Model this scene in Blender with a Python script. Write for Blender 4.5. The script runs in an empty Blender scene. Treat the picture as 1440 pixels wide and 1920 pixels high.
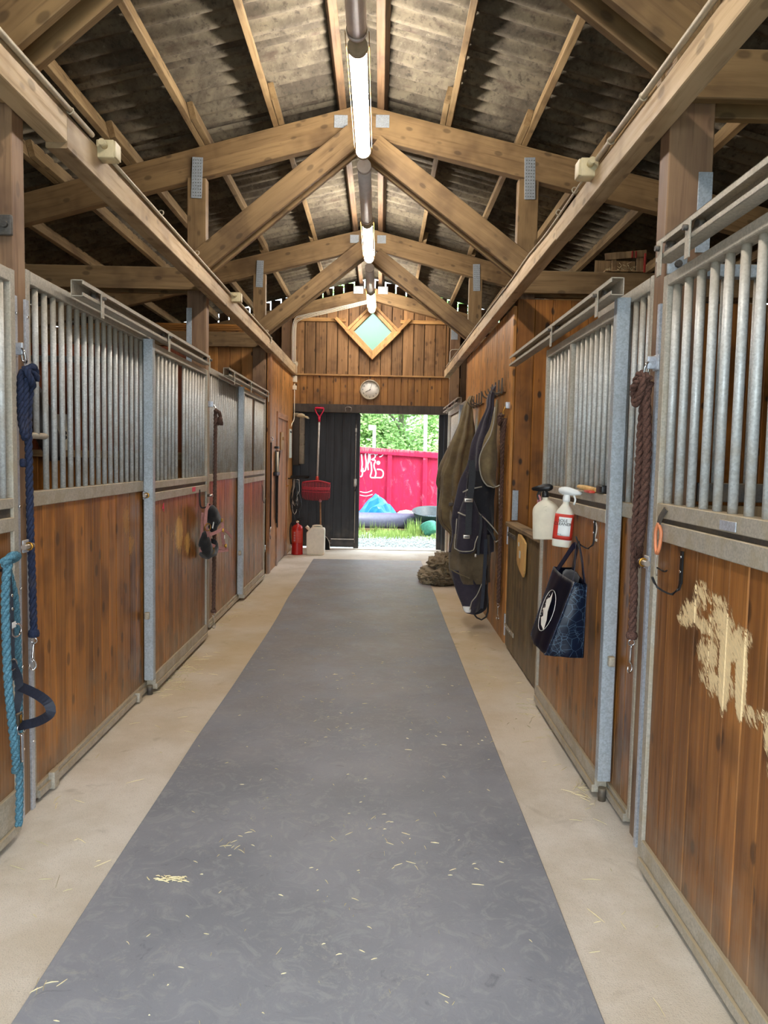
import bpy, bmesh, math, random
from mathutils import Vector, Matrix, noise as mnoise
random.seed(7)
SC = bpy.context.scene
COL = SC.collection
PI = math.pi

# ------------------------------------------------------------------ camera
F_PX, W_PX, H_PX = 1400.0, 1440.0, 1920.0
def cam_axes():
    a = Vector((712 - 720, 858 - 960, F_PX)).normalized()
    ro = math.radians(1.12)
    dn = Vector((-math.sin(ro), math.cos(ro), 0)); dn = (dn - a * dn.dot(a)).normalized()
    x = dn.cross(a)
    right = Vector((x[0], a[0], -dn[0])); down = Vector((x[1], a[1], -dn[1])); fwd = Vector((x[2], a[2], -dn[2]))
    return right, down, fwd
r_, d_, f_ = cam_axes()
cd = bpy.data.cameras.new('camera'); cam = bpy.data.objects.new('camera', cd); COL.objects.link(cam)
cd.sensor_fit = 'VERTICAL'; cd.sensor_height = 24.0; cd.lens = 24.0 * F_PX / H_PX
cd.clip_start = 0.02; cd.clip_end = 400
cam.matrix_world = Matrix(((r_.x, -d_.x, -f_.x, 0), (r_.y, -d_.y, -f_.y, 0), (r_.z, -d_.z, -f_.z, 1.55), (0, 0, 0, 1)))
SC.camera = cam

# ------------------------------------------------------------------ world, sun, exposure
w = bpy.data.worlds.new('sky'); SC.world = w; w.use_nodes = True
wn = w.node_tree.nodes; wl = w.node_tree.links
bg = wn['Background']
sky = wn.new('ShaderNodeTexSky'); sky.sky_type = 'HOSEK_WILKIE'; sky.turbidity = 5.0; sky.ground_albedo = 0.35
sky.sun_direction = Vector((0.55, -0.45, 0.70)).normalized()
mixw = wn.new('ShaderNodeMix'); mixw.data_type = 'RGBA'; mixw.inputs[0].default_value = 0.8
mixw.inputs[7].default_value = (0.80, 0.92, 1.0, 1)
wl.new(sky.outputs[0], mixw.inputs[6]); wl.new(mixw.outputs[2], bg.inputs[0])
bg.inputs[1].default_value = 7.0
sd = bpy.data.lights.new('sun', 'SUN'); sd.energy = 3.0; sd.angle = math.radians(12); sd.color = (1.0, 0.96, 0.9)
so = bpy.data.objects.new('sun', sd); COL.objects.link(so)
so.rotation_euler = Vector((0.55, -0.45, 0.95)).to_track_quat('Z', 'Y').to_euler()
SC.view_settings.view_transform = 'Standard'; SC.view_settings.look = 'None'
SC.view_settings.gamma = 1.0; SC.view_settings.use_curve_mapping = False
SC.view_settings.exposure = 0.42
TUBE = 60.0                      # emission of the lit fluorescent tubes
SC.cycles.use_denoising = True
SC.cycles.max_bounces = 8; SC.cycles.diffuse_bounces = 5; SC.cycles.glossy_bounces = 3; SC.cycles.transmission_bounces = 4
SC.cycles.sample_clamp_indirect = 6.0
SC.cycles.caustics_reflective = False; SC.cycles.caustics_refractive = False

# ------------------------------------------------------------------ materials
def lin(h):
    if not isinstance(h, str): return tuple(h)
    v = [int(h[i:i + 2], 16) / 255 for i in (0, 2, 4)]
    return tuple(((c + 0.055) / 1.055) ** 2.4 if c > 0.04045 else c / 12.92 for c in v)
class N:
    def __init__(s, name):
        s.m = bpy.data.materials.new(name); s.m.use_nodes = True
        s.t = s.m.node_tree; s.b = s.t.nodes['Principled BSDF']; s.out = s.t.nodes['Material Output']
    def n(s, typ, **kw):
        o = s.t.nodes.new('ShaderNode' + typ)
        for k, v in kw.items(): setattr(o, k, v)
        return o
    def l(s, a, b): s.t.links.new(a, b)
    def set(s, node, i, v):
        if hasattr(v, 'is_output'): s.l(v, node.inputs[i])
        else:
            if isinstance(v, tuple) and len(v) == 3 and node.inputs[i].type == 'RGBA': v = v + (1,)
            node.inputs[i].default_value = v
    def math(s, op, a, b=0.0, c=None, clamp=False):
        o = s.n('Math', operation=op, use_clamp=clamp); s.set(o, 0, a); s.set(o, 1, b)
        if c is not None: s.set(o, 2, c)
        return o.outputs[0]
    def mix(s, f, a, b, mode='MIX'):
        o = s.n('Mix', data_type='RGBA', blend_type=mode); s.set(o, 0, f); s.set(o, 6, a); s.set(o, 7, b)
        return o.outputs[2]
    def obj(s, rand=True):
        tc = s.n('TexCoord')
        if not rand: return tc.outputs['Object']
        oi = s.n('ObjectInfo'); mu = s.n('VectorMath', operation='SCALE'); mu.inputs[0].default_value = (37.1, 17.3, 53.7)
        s.l(oi.outputs['Random'], mu.inputs[3])
        ad = s.n('VectorMath', operation='ADD'); s.l(tc.outputs['Object'], ad.inputs[0]); s.l(mu.outputs[0], ad.inputs[1])
        s.rand = oi.outputs['Random']
        return ad.outputs[0]
    def pos(s):
        g = s.n('NewGeometry'); return g.outputs['Position'], g.outputs['Normal']
    def sc(s, v, x, y, z):
        o = s.n('VectorMath', operation='MULTIPLY'); s.l(v, o.inputs[0]); o.inputs[1].default_value = (x, y, z); return o.outputs[0]
    def noise(s, v, scale=1.0, detail=3.0, rough=0.55, dist=0.0):
        o = s.n('TexNoise'); s.l(v, o.inputs['Vector']); o.inputs['Scale'].default_value = scale
        o.inputs['Detail'].default_value = detail; o.inputs['Roughness'].default_value = rough; o.inputs['Distortion'].default_value = dist
        return o.outputs[0]
    def vor(s, v, scale=1.0, feat='F1', out=0):
        o = s.n('TexVoronoi', feature=feat); s.l(v, o.inputs['Vector']); o.inputs['Scale'].default_value = scale
        return o.outputs[out]
    def ramp(s, f, a, b, ca=0.0, cb=1.0):
        o = s.n('MapRange', clamp=True, interpolation_type='SMOOTHSTEP'); s.set(o, 0, f); s.set(o, 1, a); s.set(o, 2, b); s.set(o, 3, ca); s.set(o, 4, cb)
        return o.outputs[0]
    def sep(s, v):
        o = s.n('SeparateXYZ'); s.l(v, o.inputs[0]); return o.outputs
    def bump(s, h, st=0.3, d=0.01):
        o = s.n('Bump'); o.inputs['Strength'].default_value = st; o.inputs['Distance'].default_value = d
        s.l(h, o.inputs['Height']); s.l(o.outputs[0], s.b.inputs['Normal'])
    def fin(s, col, rough=0.6, metal=0.0, **kw):
        s.set(s.b, 'Base Color', col); s.set(s.b, 'Roughness', rough); s.set(s.b, 'Metallic', metal)
        for k, v in kw.items(): s.set(s.b, k.replace('_', ' '), v)
        return s.m

def wood(name, c1, c2, c3, rough=0.5, knots=0.6, tone=0.25, dust=0.0, dustc='8d8272', gs=1.0, wear=None, updust=0.0, spec=0.5):
    """grain runs along the object's local Z; c1 light, c2 mid, c3 dark"""
    c1, c2, c3 = lin(c1), lin(c2), lin(c3)
    m = N(name); v = m.obj()
    g1 = m.noise(m.sc(v, 16 * gs, 16 * gs, 0.9), 1, 4, 0.6, 0.8)
    g2 = m.noise(m.sc(v, 75 * gs, 75 * gs, 2.2), 1, 3, 0.6)
    g3 = m.noise(v, 2.6, 3, 0.6)
    col = m.mix(m.ramp(g1, 0.32, 0.68), c2, c1)
    col = m.mix(m.math('MULTIPLY', m.ramp(g2, 0.52, 0.75), 0.55), col, c3)
    col = m.mix(m.ramp(g3, 0.45, 0.72, 0, 0.7), col, c3)
    g4 = m.noise(m.sc(v, 7, 7, 2.2), 1, 5, 0.7, 1.5)
    col = m.mix(m.ramp(g4, 0.60, 0.74, 0, 0.55 * knots), col, tuple(x * 0.45 for x in c3))
    k = m.vor(m.sc(v, 10, 10, 5.5), 1)
    kk = m.ramp(k, 0.13, 0.23, 1, 0)
    col = m.mix(m.math('MULTIPLY', kk, knots), col, tuple(x * 0.25 for x in c3))
    tn = m.ramp(m.rand, 0, 1, 1 - tone, 1 + tone * 0.6)
    cc = m.n('CombineXYZ'); [m.l(tn, cc.inputs[i]) for i in range(3)]
    col = m.mix(1.0, col, cc.outputs[0], 'MULTIPLY')
    P, Nn = m.pos()
    if wear: col = wear(m, P, col)
    if dust:
        z = m.sep(P)[2]
        dn = m.noise(P, 5.0, 4, 0.65)
        d = m.math('MULTIPLY', m.ramp(m.math('ADD', z, m.math('MULTIPLY', m.math('SUBTRACT', dn, 0.5), 0.9)), 0.0, 0.42, 1, 0), dust)
        col = m.mix(d, col, lin(dustc))
    if updust:
        col = m.mix(m.ramp(m.sep(Nn)[2], 0.4, 0.9, 0, updust), col, lin('9c8f7a'))
    m.bump(m.math('ADD', g1, m.math('MULTIPLY', g2, 0.6)), 0.28, 0.006)
    m.b.inputs['Specular IOR Level'].default_value = spec
    return m.fin(col, m.ramp(g2, 0.3, 0.7, rough - 0.07, rough + 0.12))

def scr(m, P, col, blobs, light, dark=None):
    """gnawed / scraped bare-wood patches: blobs = (y, z, ry, rz, strength)"""
    s = m.sep(P); y, z = s[1], s[2]
    tot = None
    nz = m.noise(m.sc(P, 1, 16, 5), 1, 5, 0.7, 1.2)
    rt = m.n('VectorRotate', rotation_type='X_AXIS'); m.l(P, rt.inputs[0]); rt.inputs['Angle'].default_value = -0.8
    nf = m.noise(m.sc(rt.outputs[0], 1, 18, 110), 1, 4, 0.7, 1.0)
    for (cy, cz, ry, rz, st) in blobs:
        a = m.math('POWER', m.math('DIVIDE', m.math('SUBTRACT', y, cy), ry), 2.0)
        b = m.math('POWER', m.math('DIVIDE', m.math('SUBTRACT', z, cz), rz), 2.0)
        e = m.math('MULTIPLY', m.ramp(m.math('ADD', a, b), 0.0, 1.4, 1, 0), st)
        tot = e if tot is None else m.math('MAXIMUM', tot, e)
    f = m.math('ADD', tot, m.math('ADD', m.math('MULTIPLY', m.math('SUBTRACT', nz, 0.5), 1.1), m.math('MULTIPLY', m.math('SUBTRACT', nf, 0.5), 2.2)))
    f2 = m.math('MULTIPLY', m.math('MULTIPLY', m.ramp(f, 0.42, 0.62), m.ramp(tot, 0.05, 0.3)), m.ramp(m.math('ADD', nf, m.math('MULTIPLY', tot, 0.45)), 0.52, 0.70))
    if dark is not None:
        halo = m.math('MULTIPLY', m.ramp(f, 0.30, 0.5), m.ramp(tot, 0.02, 0.3))
        col = m.mix(m.math('MULTIPLY', halo, 0.5), col, lin(dark))
    return m.mix(f2, col, m.mix(m.ramp(nf, 0.35, 0.65), lin(light), tuple(x * 0.78 for x in lin(light))))

def wear_right(m, P, col):
    col = scr(m, P, col, [(2.11, 1.03, 0.07, 0.06, 0.85), (2.13, 0.90, 0.05, 0.05, 0.7), (2.31, 1.04, 0.12, 0.035, 0.66), (2.165, 0.95, 0.045, 0.15, 1.25), (2.065, 0.945, 0.04, 0.13, 1.25), (2.20, 1.07, 0.11, 0.08, 0.75), (2.34, 1.13, 0.08, 0.06, 0.62), (2.24, 1.13, 0.08, 0.04, 0.6), (2.42, 1.06, 0.09, 0.055, 0.78), (2.47, 1.03, 0.07, 0.035, 0.7),
                          (2.28, 0.96, 0.09, 0.07, 0.66), (2.25, 0.89, 0.10, 0.06, 0.62), (2.07, 1.06, 0.07, 0.05, 0.6), (2.0, 0.86, 0.07, 0.035, 0.55), (1.93, 0.88, 0.06, 0.03, 0.55), (1.89, 0.84, 0.05, 0.06, 0.7), (1.86, 0.76, 0.05, 0.05, 0.75)], 'ffe0aa', '4a2a12')
    return col
def wear_left1(m, P, col):
    return scr(m, P, col, [(4.42, 1.15, 0.07, 0.12, 0.75), (4.50, 1.00, 0.07, 0.08, 0.7), (4.38, 1.22, 0.12, 0.07, 0.2), (3.55, 1.20, 0.2, 0.06, 0.12)], 'b9802e', '2a1a0c')
def wear_left2(m, P, col):
    return scr(m, P, col, [(5.36, 0.97, 0.12, 0.15, 0.95), (5.58, 0.88, 0.10, 0.10, 0.8), (5.30, 1.10, 0.20, 0.09, 0.22), (5.20, 0.98, 0.08, 0.06, 0.4)], 'd8a45a', '2a1a0c')
def wear_half(m, P, col):
    return scr(m, P, col, [(5.2, 0.85, 0.03, 0.06, 0.5), (5.55, 0.62, 0.03, 0.04, 0.6)], 'b08a55')
def wear_wall(m, P, col):
    s = m.sep(P)
    nz = m.noise(P, 9, 5, 0.7, 1.0)
    a = m.math('POWER', m.math('DIVIDE', m.math('SUBTRACT', s[0], 1.55), 0.20), 2.0)
    b = m.math('POWER', m.math('DIVIDE', m.math('SUBTRACT', s[2], 1.62), 0.30), 2.0)
    f = m.math('ADD', m.ramp(m.math('ADD', a, b), 0, 1.3, 1, 0), m.math('MULTIPLY', m.math('SUBTRACT', nz, 0.5), 1.2))
    return m.mix(m.ramp(f, 0.5, 0.8, 0, 0.7), col, lin('3a2b17'))

ST = ('b47638', '915c27', '522f12')        # stained boards
W_PLANK = wood('stained_plank', *ST, rough=0.36, knots=0.6, dust=0.5)
W_PL1 = wood('stained_plank_left', *ST, rough=0.36, knots=0.6, dust=0.5, wear=wear_left1)
W_PL2 = wood('stained_plank_left_door', 'b0763e', '905a2b', '522f14', rough=0.33, knots=0.6, dust=0.5, wear=wear_left2)
W_PR = wood('stained_plank_right', 'a46b34', '825024', '482b12', rough=0.38, knots=0.6, dust=0.45, wear=wear_right)
W_HALF = wood('weathered_half_door', '75603c', '5c492c', '34271a', rough=0.6, knots=0.5, dust=0.4, wear=wear_half)
W_DEEP = wood('deep_stained_plank', '8a4416', '6e3210', '3a1a08', rough=0.5, knots=0.6)
W_WALL = wood('warm_wall_plank', 'c58a48', 'aa7236', '6c441e', rough=0.45, knots=0.8, dust=0.25)
W_PART = wood('partition_plank', 'ac6e2a', '8f5920', '4e2e10', rough=0.45, knots=0.9, dust=0.25, wear=wear_wall)
W_GABLE = wood('gable_plank', 'a57c50', '8a653e', '573c24', rough=0.6, knots=0.5, tone=0.3)
W_BAND = wood('band_plank', 'b07a3c', '94632c', '5c3b1a', rough=0.5, knots=0.8, tone=0.2)
W_BEAM = wood('rafter_timber', '9c7f57', '846946', '5c452c', rough=0.6, knots=0.5, tone=0.12, gs=0.6, updust=0.6)
W_LBEAM = wood('sawn_beam_timber', 'c6ad88', 'ad926c', '846a4c', rough=0.6, knots=0.4, tone=0.08, gs=0.5, updust=0.5)
W_POST = wood('post_timber', '9a7a5a', '80624a', '5a4030', rough=0.6, knots=0.4, tone=0.12, gs=0.6, dust=0.4)
W_PURL = wood('purlin_timber', 'a28962', '886e4a', '5f482d', rough=0.65, knots=0.4, tone=0.2, gs=0.8)
W_FRAME = wood('window_frame_timber', 'd2a468', 'b98a50', '8a6232', rough=0.5, knots=0.4, tone=0.12)
W_TDOOR = wood('tack_door_wood', 'ba8256', '9e6a42', '6a4528', rough=0.45, knots=0.2, dust=0.7, dustc='8f8a86')
W_BLACK = wood('black_painted_wood', '2c2d33', '232428', '17181b', rough=0.5, knots=0.1, tone=0.1, dust=0.2)
W_LINT = wood('dark_grey_lintel', '55493f', '463c34', '2c2622', rough=0.6, knots=0.3, tone=0.1)
W_CHEW = wood('chewed_wood', 'a88a62', '7c6244', '3c2d20', rough=0.8, knots=0.3)
W_DARK = wood('dark_outer_plank', '5a4026', '432e1a', '251809', rough=0.8, knots=0.4)
W_PALE = wood('pale_pine', 'd9b070', 'c4964f', '9a6c30', rough=0.5, knots=0.3)

def galv(name, c='8f959b', dirt=0.35, rough=0.42, metal=0.65, updust=0.85, dirtc='7d6a50', light=None):
    m = N(name); v = m.obj()
    sp = m.vor(v, 150, out=1); sps = m.n('SeparateColor'); m.l(sp, sps.inputs[0])
    n1 = m.noise(v, 9, 4, 0.6); n2 = m.noise(v, 60, 2, 0.5)
    base = lin(c)
    col = m.mix(m.ramp(sps.outputs[0], 0, 1), tuple(x * 0.88 for x in base), tuple(min(1, x * 1.12) for x in base))
    col = m.mix(m.math('MULTIPLY', m.ramp(n2, 0.55, 0.7), 0.3), col, tuple(min(1, x * 1.35) for x in base))
    P, Nn = m.pos(); z = m.sep(P)[2]
    dz = m.ramp(z, 1.3, 2.0, 1.0, 0.35)
    df = m.math('MULTIPLY', m.math('MULTIPLY', m.ramp(n1, 0.42, 0.68), dz), dirt)
    col = m.mix(df, col, lin(dirtc))
    up = m.ramp(m.sep(Nn)[2], 0.3, 0.8, 0, updust)
    col = m.mix(up, col, lin('a89678'))
    m.bump(m.math('ADD', n2, m.math('MULTIPLY', n1, 0.5)), 0.15, 0.003)
    me = m.math('MULTIPLY', m.math('SUBTRACT', 1.0, m.math('MAXIMUM', df, up)), metal)
    return m.fin(col, m.ramp(n1, 0.3, 0.7, rough - 0.05, rough + 0.15), me)
G_BAR = galv('galvanised_bar', 'c6c8c6', 0.6, 0.45, 0.22, dirtc='a3937a')
G_RAIL = galv('dusty_galvanised_rail', 'b5aea0', 0.7, 0.5, 0.3, 0.95, 'a5957a')
G_POST = galv('galvanised_post', 'b4bdc4', 0.15, 0.4, 0.4)
G_STRIP = galv('bright_galvanised_strip', 'c6ccd6', 0.06, 0.35, 0.45)
G_OLD = galv('old_dark_iron', '5a5652', 0.5, 0.55, 0.5, 0.5)

def plain(name, c, rough=0.6, metal=0.0, var=0.15, scale=20.0, bump=0.1, **kw):
    m = N(name); v = m.obj(); n1 = m.noise(v, scale, 3, 0.6); c = lin(c)
    col = m.mix(m.ramp(n1, 0.3, 0.7), tuple(x * (1 - var) for x in c), tuple(min(1, x * (1 + var)) for x in c))
    if bump: m.bump(n1, bump, 0.004)
    return m.fin(col, rough, metal, **kw)
def emit(name, c, st):
    m = N(name); m.fin(lin(c), 0.5); m.set(m.b, 'Emission Color', lin(c)); m.b.inputs['Emission Strength'].default_value = st
    return m.m
def cloth(name, c, c2, rough=0.9, dirt='7a6a50', da=0.4, scale=300):
    m = N(name); v = m.obj(); n1 = m.noise(v, 5, 4, 0.65); n2 = m.noise(v, scale, 2, 0.5); n3 = m.noise(v, 22, 4, 0.6, 1.0)
    col = m.mix(m.ramp(n1, 0.35, 0.65), lin(c), lin(c2))
    col = m.mix(m.ramp(n3, 0.55, 0.75, 0, da), col, lin(dirt))
    m.bump(m.math('ADD', m.math('MULTIPLY', n2, 0.5), n3), 0.35, 0.006)
    m.set(m.b, 'Sheen Weight', 0.2)
    return m.fin(col, rough)

M_BLACKP = plain('black_plastic', '1b1b1d', 0.4)
M_WHITEP = plain('cream_plastic', 'e8dfc8', 0.45, var=0.05)
M_BOX = plain('junction_box_plastic', 'dbcda6', 0.5, var=0.08)
M_COND = plain('grey_conduit', 'b8ab93', 0.45, var=0.12)
M_CHROME = plain('chrome', 'd8d8da', 0.15, 1.0, 0.03, bump=0)
M_BRASS = plain('brass', 'b98a3e', 0.3, 1.0, 0.1)
M_BLKIRON = plain('black_iron', '1a1a1c', 0.45, 0.4)
M_PINK = plain('pink_plastic', 'd8274f', 0.4, var=0.08)
M_RED = plain('red_paint', 'b3201c', 0.3, var=0.06)
M_REDP = plain('red_plastic', 'c8402f', 0.4, var=0.06)
M_WHITE = plain('white_paint', 'ece8de', 0.6, var=0.04)
M_ALU = plain('brushed_aluminium', 'b5aba0', 0.35, 0.8, 0.1)
M_HANDLE = plain('worn_wooden_handle', '9a7250', 0.5)
M_SIGNTXT = plain('black_print', '141414', 0.6, bump=0)
M_CABLE = plain('black_cable', '17181a', 0.4)
M_RUBBER = plain('black_rubber', '26282a', 0.6, var=0.2)
M_UNLIT = plain('grey_lamp_tube', 'f4f2f8', 0.3, 0.0, 0.05, bump=0)
M_LIT = emit('lit_tube', 'fff6ec', TUBE)
M_ORANGE = plain('orange_plastic', 'd9865a', 0.45)
M_ROSE = plain('rose_plastic', 'c98a90', 0.45)
M_STRAW = plain('straw', 'd9cba0', 0.8, var=0.3, scale=3)
M_DBLUE = plain('dark_blue_nylon', '1d2230', 0.6, var=0.2, scale=90)
M_ROSESTRAP = plain('rose_nylon_strap', 'b98480', 0.75, var=0.15, scale=120)
M_BLACKFLEECE = cloth('black_fleece', '101012', '1a1a1c', da=0.1)
M_GREENHD = plain('grey_webbing', '32353a', 0.8, var=0.2, scale=150)
def ropemat(name, c, c2):
    m = N(name); v = m.obj(); n = m.noise(v, 160, 3, 0.6); n1 = m.noise(v, 8, 2)
    col = m.mix(m.ramp(n, 0.35, 0.65), lin(c), lin(c2)); col = m.mix(m.ramp(n1, 0.55, 0.8, 0, 0.3), col, lin('6a5a4a'))
    m.bump(n, 0.5, 0.003); return m.fin(col, 0.9)
R_NAVY = ropemat('navy_cotton_rope', '171f38', '27324e')
R_BLUE = ropemat('blue_cotton_rope', '375f70', '5a8798')
R_BROWN = ropemat('brown_cotton_rope', '4a322a', '6a4a3e')
R_DBROWN = ropemat('dark_brown_rope', '46322a', '684d40')
C_OLIVE = cloth('olive_rug_canvas', '665840', '80704f')
C_OLIVE2 = cloth('brown_rug_canvas', '564936', '6f5f47')
C_NAVYRUG = cloth('navy_rug_canvas', '282430', '36303c', da=0.35, dirt='6a5c4a')
C_BLACKRUG = cloth('black_rug_lining', '15161c', '1f2027', da=0.15)
C_PILE = cloth('dusty_rug_pile', '7a6a52', '9a896c', dirt='c8b594', da=0.5)
C_PIPE = plain('grey_piping', 'a8a294', 0.7)
C_TOTE = plain('navy_tote_canvas', '10142a', 0.4, var=0.25, scale=9)

def mat_tote_side():
    m = N('tote_printed_side'); v = m.obj(False)
    d = m.noise(v, 6, 2)
    o = m.n('TexVoronoi', feature='DISTANCE_TO_EDGE'); m.l(v, o.inputs['Vector']); o.inputs['Scale'].default_value = 24
    o2 = m.n('TexVoronoi', feature='DISTANCE_TO_EDGE'); m.l(v, o2.inputs['Vector']); o2.inputs['Scale'].default_value = 29
    f = m.math('MAXIMUM', m.ramp(o.outputs[0], 0.008, 0.022, 1, 0), m.math('MULTIPLY', m.ramp(o2.outputs[0], 0.008, 0.02, 1, 0), m.ramp(d, 0.5, 0.55)))
    return m.fin(m.mix(m.math('MULTIPLY', f, 0.75), lin('0e1f3a'), lin('6d8aa6')), 0.3)
C_TOTES = mat_tote_side()

def mat_corr():
    m = N('fibre_cement'); P, Nn = m.pos(); v = m.obj()
    a = m.noise(m.sc(v, 1.0, 1.2, 1), 2.6, 5, 0.7, 0.4); b = m.noise(v, 24, 4, 0.7); c = m.noise(m.sc(v, 1, 6, 1), 3, 4, 0.6)
    col = m.mix(m.ramp(a, 0.35, 0.65), lin('544c40'), lin('7d7360'))
    col = m.mix(m.ramp(b, 0.5, 0.72, 0, 0.75), col, lin('352f28'))
    col = m.mix(m.ramp(c, 0.58, 0.75, 0, 0.55), col, lin('44302a'))
    col = m.mix(m.ramp(b, 0.25, 0.40, 0.45, 0), col, lin('978e79'))
    m.bump(b, 0.35, 0.006); return m.fin(col, 0.9)
M_CORR = mat_corr()
def mat_concrete():
    m = N('brushed_concrete'); P, Nn = m.pos()
    a = m.noise(P, 1.6, 5, 0.65); b = m.noise(P, 190, 3, 0.6); c = m.noise(P, 32, 4, 0.7); s = m.vor(P, 130)
    col = m.mix(m.ramp(a, 0.35, 0.68), lin('ddd3c5'), lin('c8bba7'))
    col = m.mix(m.ramp(c, 0.55, 0.8, 0, 0.25), col, lin('968870'))
    col = m.mix(m.ramp(b, 0.55, 0.7, 0, 0.5), col, lin('a0978a'))
    col = m.mix(m.math('MULTIPLY', m.ramp(s, 0.10, 0.2, 1, 0), 0.35), col, lin('7a6f66'))
    col = m.mix(m.ramp(m.noise(P, 4, 3, 0.6, 1.0), 0.6, 0.75, 0, 0.35), col, lin('8c7c64'))
    y = m.sep(P)[1]
    col = m.mix(m.math('MULTIPLY', m.math('MULTIPLY', m.ramp(y, 3.0, 5.5), m.ramp(y, 8.0, 10.5, 1, 0)), m.ramp(m.noise(P, 1.4, 4, 0.6), 0.3, 0.6, 0.25, 0.6)), col, lin('c3a672'))
    m.bump(m.math('ADD', b, c), 0.45, 0.005); return m.fin(col, 0.85)
M_CONC = mat_concrete()
def mat_mat():
    m = N('worn_rubber_mat'); P, Nn = m.pos()
    a = m.noise(P, 1.3, 4, 0.6); b = m.noise(m.sc(P, 1, 1, 1), 9, 5, 0.72, 1.8); c = m.noise(P, 45, 4, 0.7, 0.6)
    w1 = m.noise(P, 5.5, 6, 0.75, 3.5)
    col = m.mix(m.ramp(a, 0.35, 0.65), lin('7c7e85'), lin('8e8f95'))
    col = m.mix(m.ramp(b, 0.48, 0.66, 0, 0.55), col, lin('a2a2a2'))
    col = m.mix(m.math('MULTIPLY', m.math('MULTIPLY', m.math('MULTIPLY', m.ramp(w1, 0.53, 0.57), m.ramp(w1, 0.60, 0.64, 1, 0)), m.ramp(c, 0.4, 0.6)), m.ramp(m.noise(P, 3.1, 2), 0.48, 0.62, 0.12, 0.7)), col, lin('a19f9a'))
    col = m.mix(m.ramp(c, 0.60, 0.75, 0, 0.30), col, lin('a3a3a2'))
    col = m.mix(m.ramp(b, 0.25, 0.42, 0.6, 0), col, lin('5c5e65'))
    y = m.sep(P)[1]
    col = m.mix(m.math('MULTIPLY', m.ramp(y, 2.5, 6.5, 0, 0.40), m.ramp(m.noise(P, 2.2, 4, 0.65), 0.35, 0.6)), col, lin('8a7d6c'))
    m.bump(m.math('ADD', b, m.math('MULTIPLY', c, 0.5)), 0.3, 0.004); return m.fin(col, m.ramp(b, 0.3, 0.7, 0.40, 0.65))
M_MAT = mat_mat()
def mat_gravel():
    m = N('pale_gravel'); P, Nn = m.pos()
    s = m.vor(P, 34, out=1); g = m.n('SeparateColor'); m.l(s, g.inputs[0]); d = m.vor(P, 34)
    col = m.mix(g.outputs[0], lin('7d8683'), lin('b4b9b5')); col = m.mix(m.ramp(d, 0.3, 0.7, 0, 0.6), col, lin('5d665f'))
    m.bump(d, 0.8, 0.02); return m.fin(col, 0.9)
M_GRAVEL = mat_gravel()
def mat_cont():
    m = N('scuffed_red_container'); P, Nn = m.pos()
    a = m.noise(m.sc(P, 3.2, 1, 1.6), 1, 6, 0.75, 2.2); b = m.noise(m.sc(P, 14, 1, 3), 1, 4, 0.7, 1.0); z = m.sep(P)[2]
    col = m.mix(m.ramp(b, 0.3, 0.7), lin('b5103a'), lin('c9184a'))
    col = m.mix(m.math('MULTIPLY', m.ramp(a, 0.55, 0.68), 0.5), col, lin('dd7f92'))
    col = m.mix(m.math('MULTIPLY', m.ramp(z, 1.66, 1.72), m.ramp(b, 0.35, 0.6)), col, lin('c07070'))
    return m.fin(col, 0.6)
M_CONT = mat_cont()
def leafmat(name, a, b):
    m = N(name); P, Nn = m.pos(); oi = m.noise(P, 2.5, 3, 0.6); c = m.noise(P, 20, 2)
    col = m.mix(m.ramp(oi, 0.3, 0.7), lin(a), lin(b)); col = m.mix(m.ramp(c, 0.6, 0.8, 0, 0.5), col, lin('b9b24a'))
    m.set(m.b, 'Subsurface Weight', 0.0); return m.fin(col, 0.6)
M_LEAF1 = leafmat('oak_leaves', '6f9c50', 'a6c880'); M_LEAF2 = leafmat('birch_leaves', '80ad60', 'b6d68a')
M_GRASS = leafmat('grass_blades', '7f9f4c', 'a9be66')
M_TRUNK = plain('bark', '8b8478', 0.9, var=0.3, scale=15, bump=0.4)
M_TARP = plain('blue_tarpaulin', '1c78c8', 0.4, var=0.12, scale=8)
M_TUB = plain('black_rubber_tub', '3b4446', 0.5, var=0.15)
M_TUBG = plain('green_plastic_tub', '4f9a86', 0.45)
M_PIPE = plain('grey_plastic_pipe', '5c5c72', 0.45, var=0.1)
M_STONE = plain('pale_stone', 'c3c6c0', 0.9, var=0.15, scale=6)
M_WATER = plain('water', '9fb4c0', 0.05, bump=0)
M_HORSE = plain('dark_bay_coat', '2c211b', 0.55, var=0.25, scale=6)
M_HORSE2 = plain('black_mane', '15110f', 0.6, var=0.2)
M_HOOF = plain('hoof', '3a332c', 0.5)
M_EYE = plain('dark_eye', '0a0706', 0.08, bump=0)
M_HAY = plain('hay', 'b89a5e', 0.9, var=0.35, scale=40, bump=0.5)
def mat_pane():
    m = N('frosted_pane'); v = m.obj(); n = m.noise(v, 90, 3)
    m.bump(n, 0.4, 0.004)
    return m.fin(lin('a3b2ae'), 0.6, 0.0, Transmission_Weight=0.9, IOR=1.2)
M_PANE = mat_pane()
M_CLOCKF = plain('clock_face', 'fffaf0', 0.5, var=0.02, bump=0)
M_PAPER = plain('paper', 'd8dcd4', 0.7, var=0.04, bump=0)
M_BOTTLE = plain('milky_bottle', 'e6dfce', 0.35, var=0.05, Subsurface_Weight=0.15)
M_LABELR = plain('red_label', 'cf3a2c', 0.5, var=0.04, bump=0)
M_LABELW = plain('white_label', 'eef0ee', 0.5, var=0.03, bump=0)
M_FLOORBED = plain('straw_bedding', '7a5f38', 0.95, var=0.4, scale=30, bump=0.6)

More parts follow.
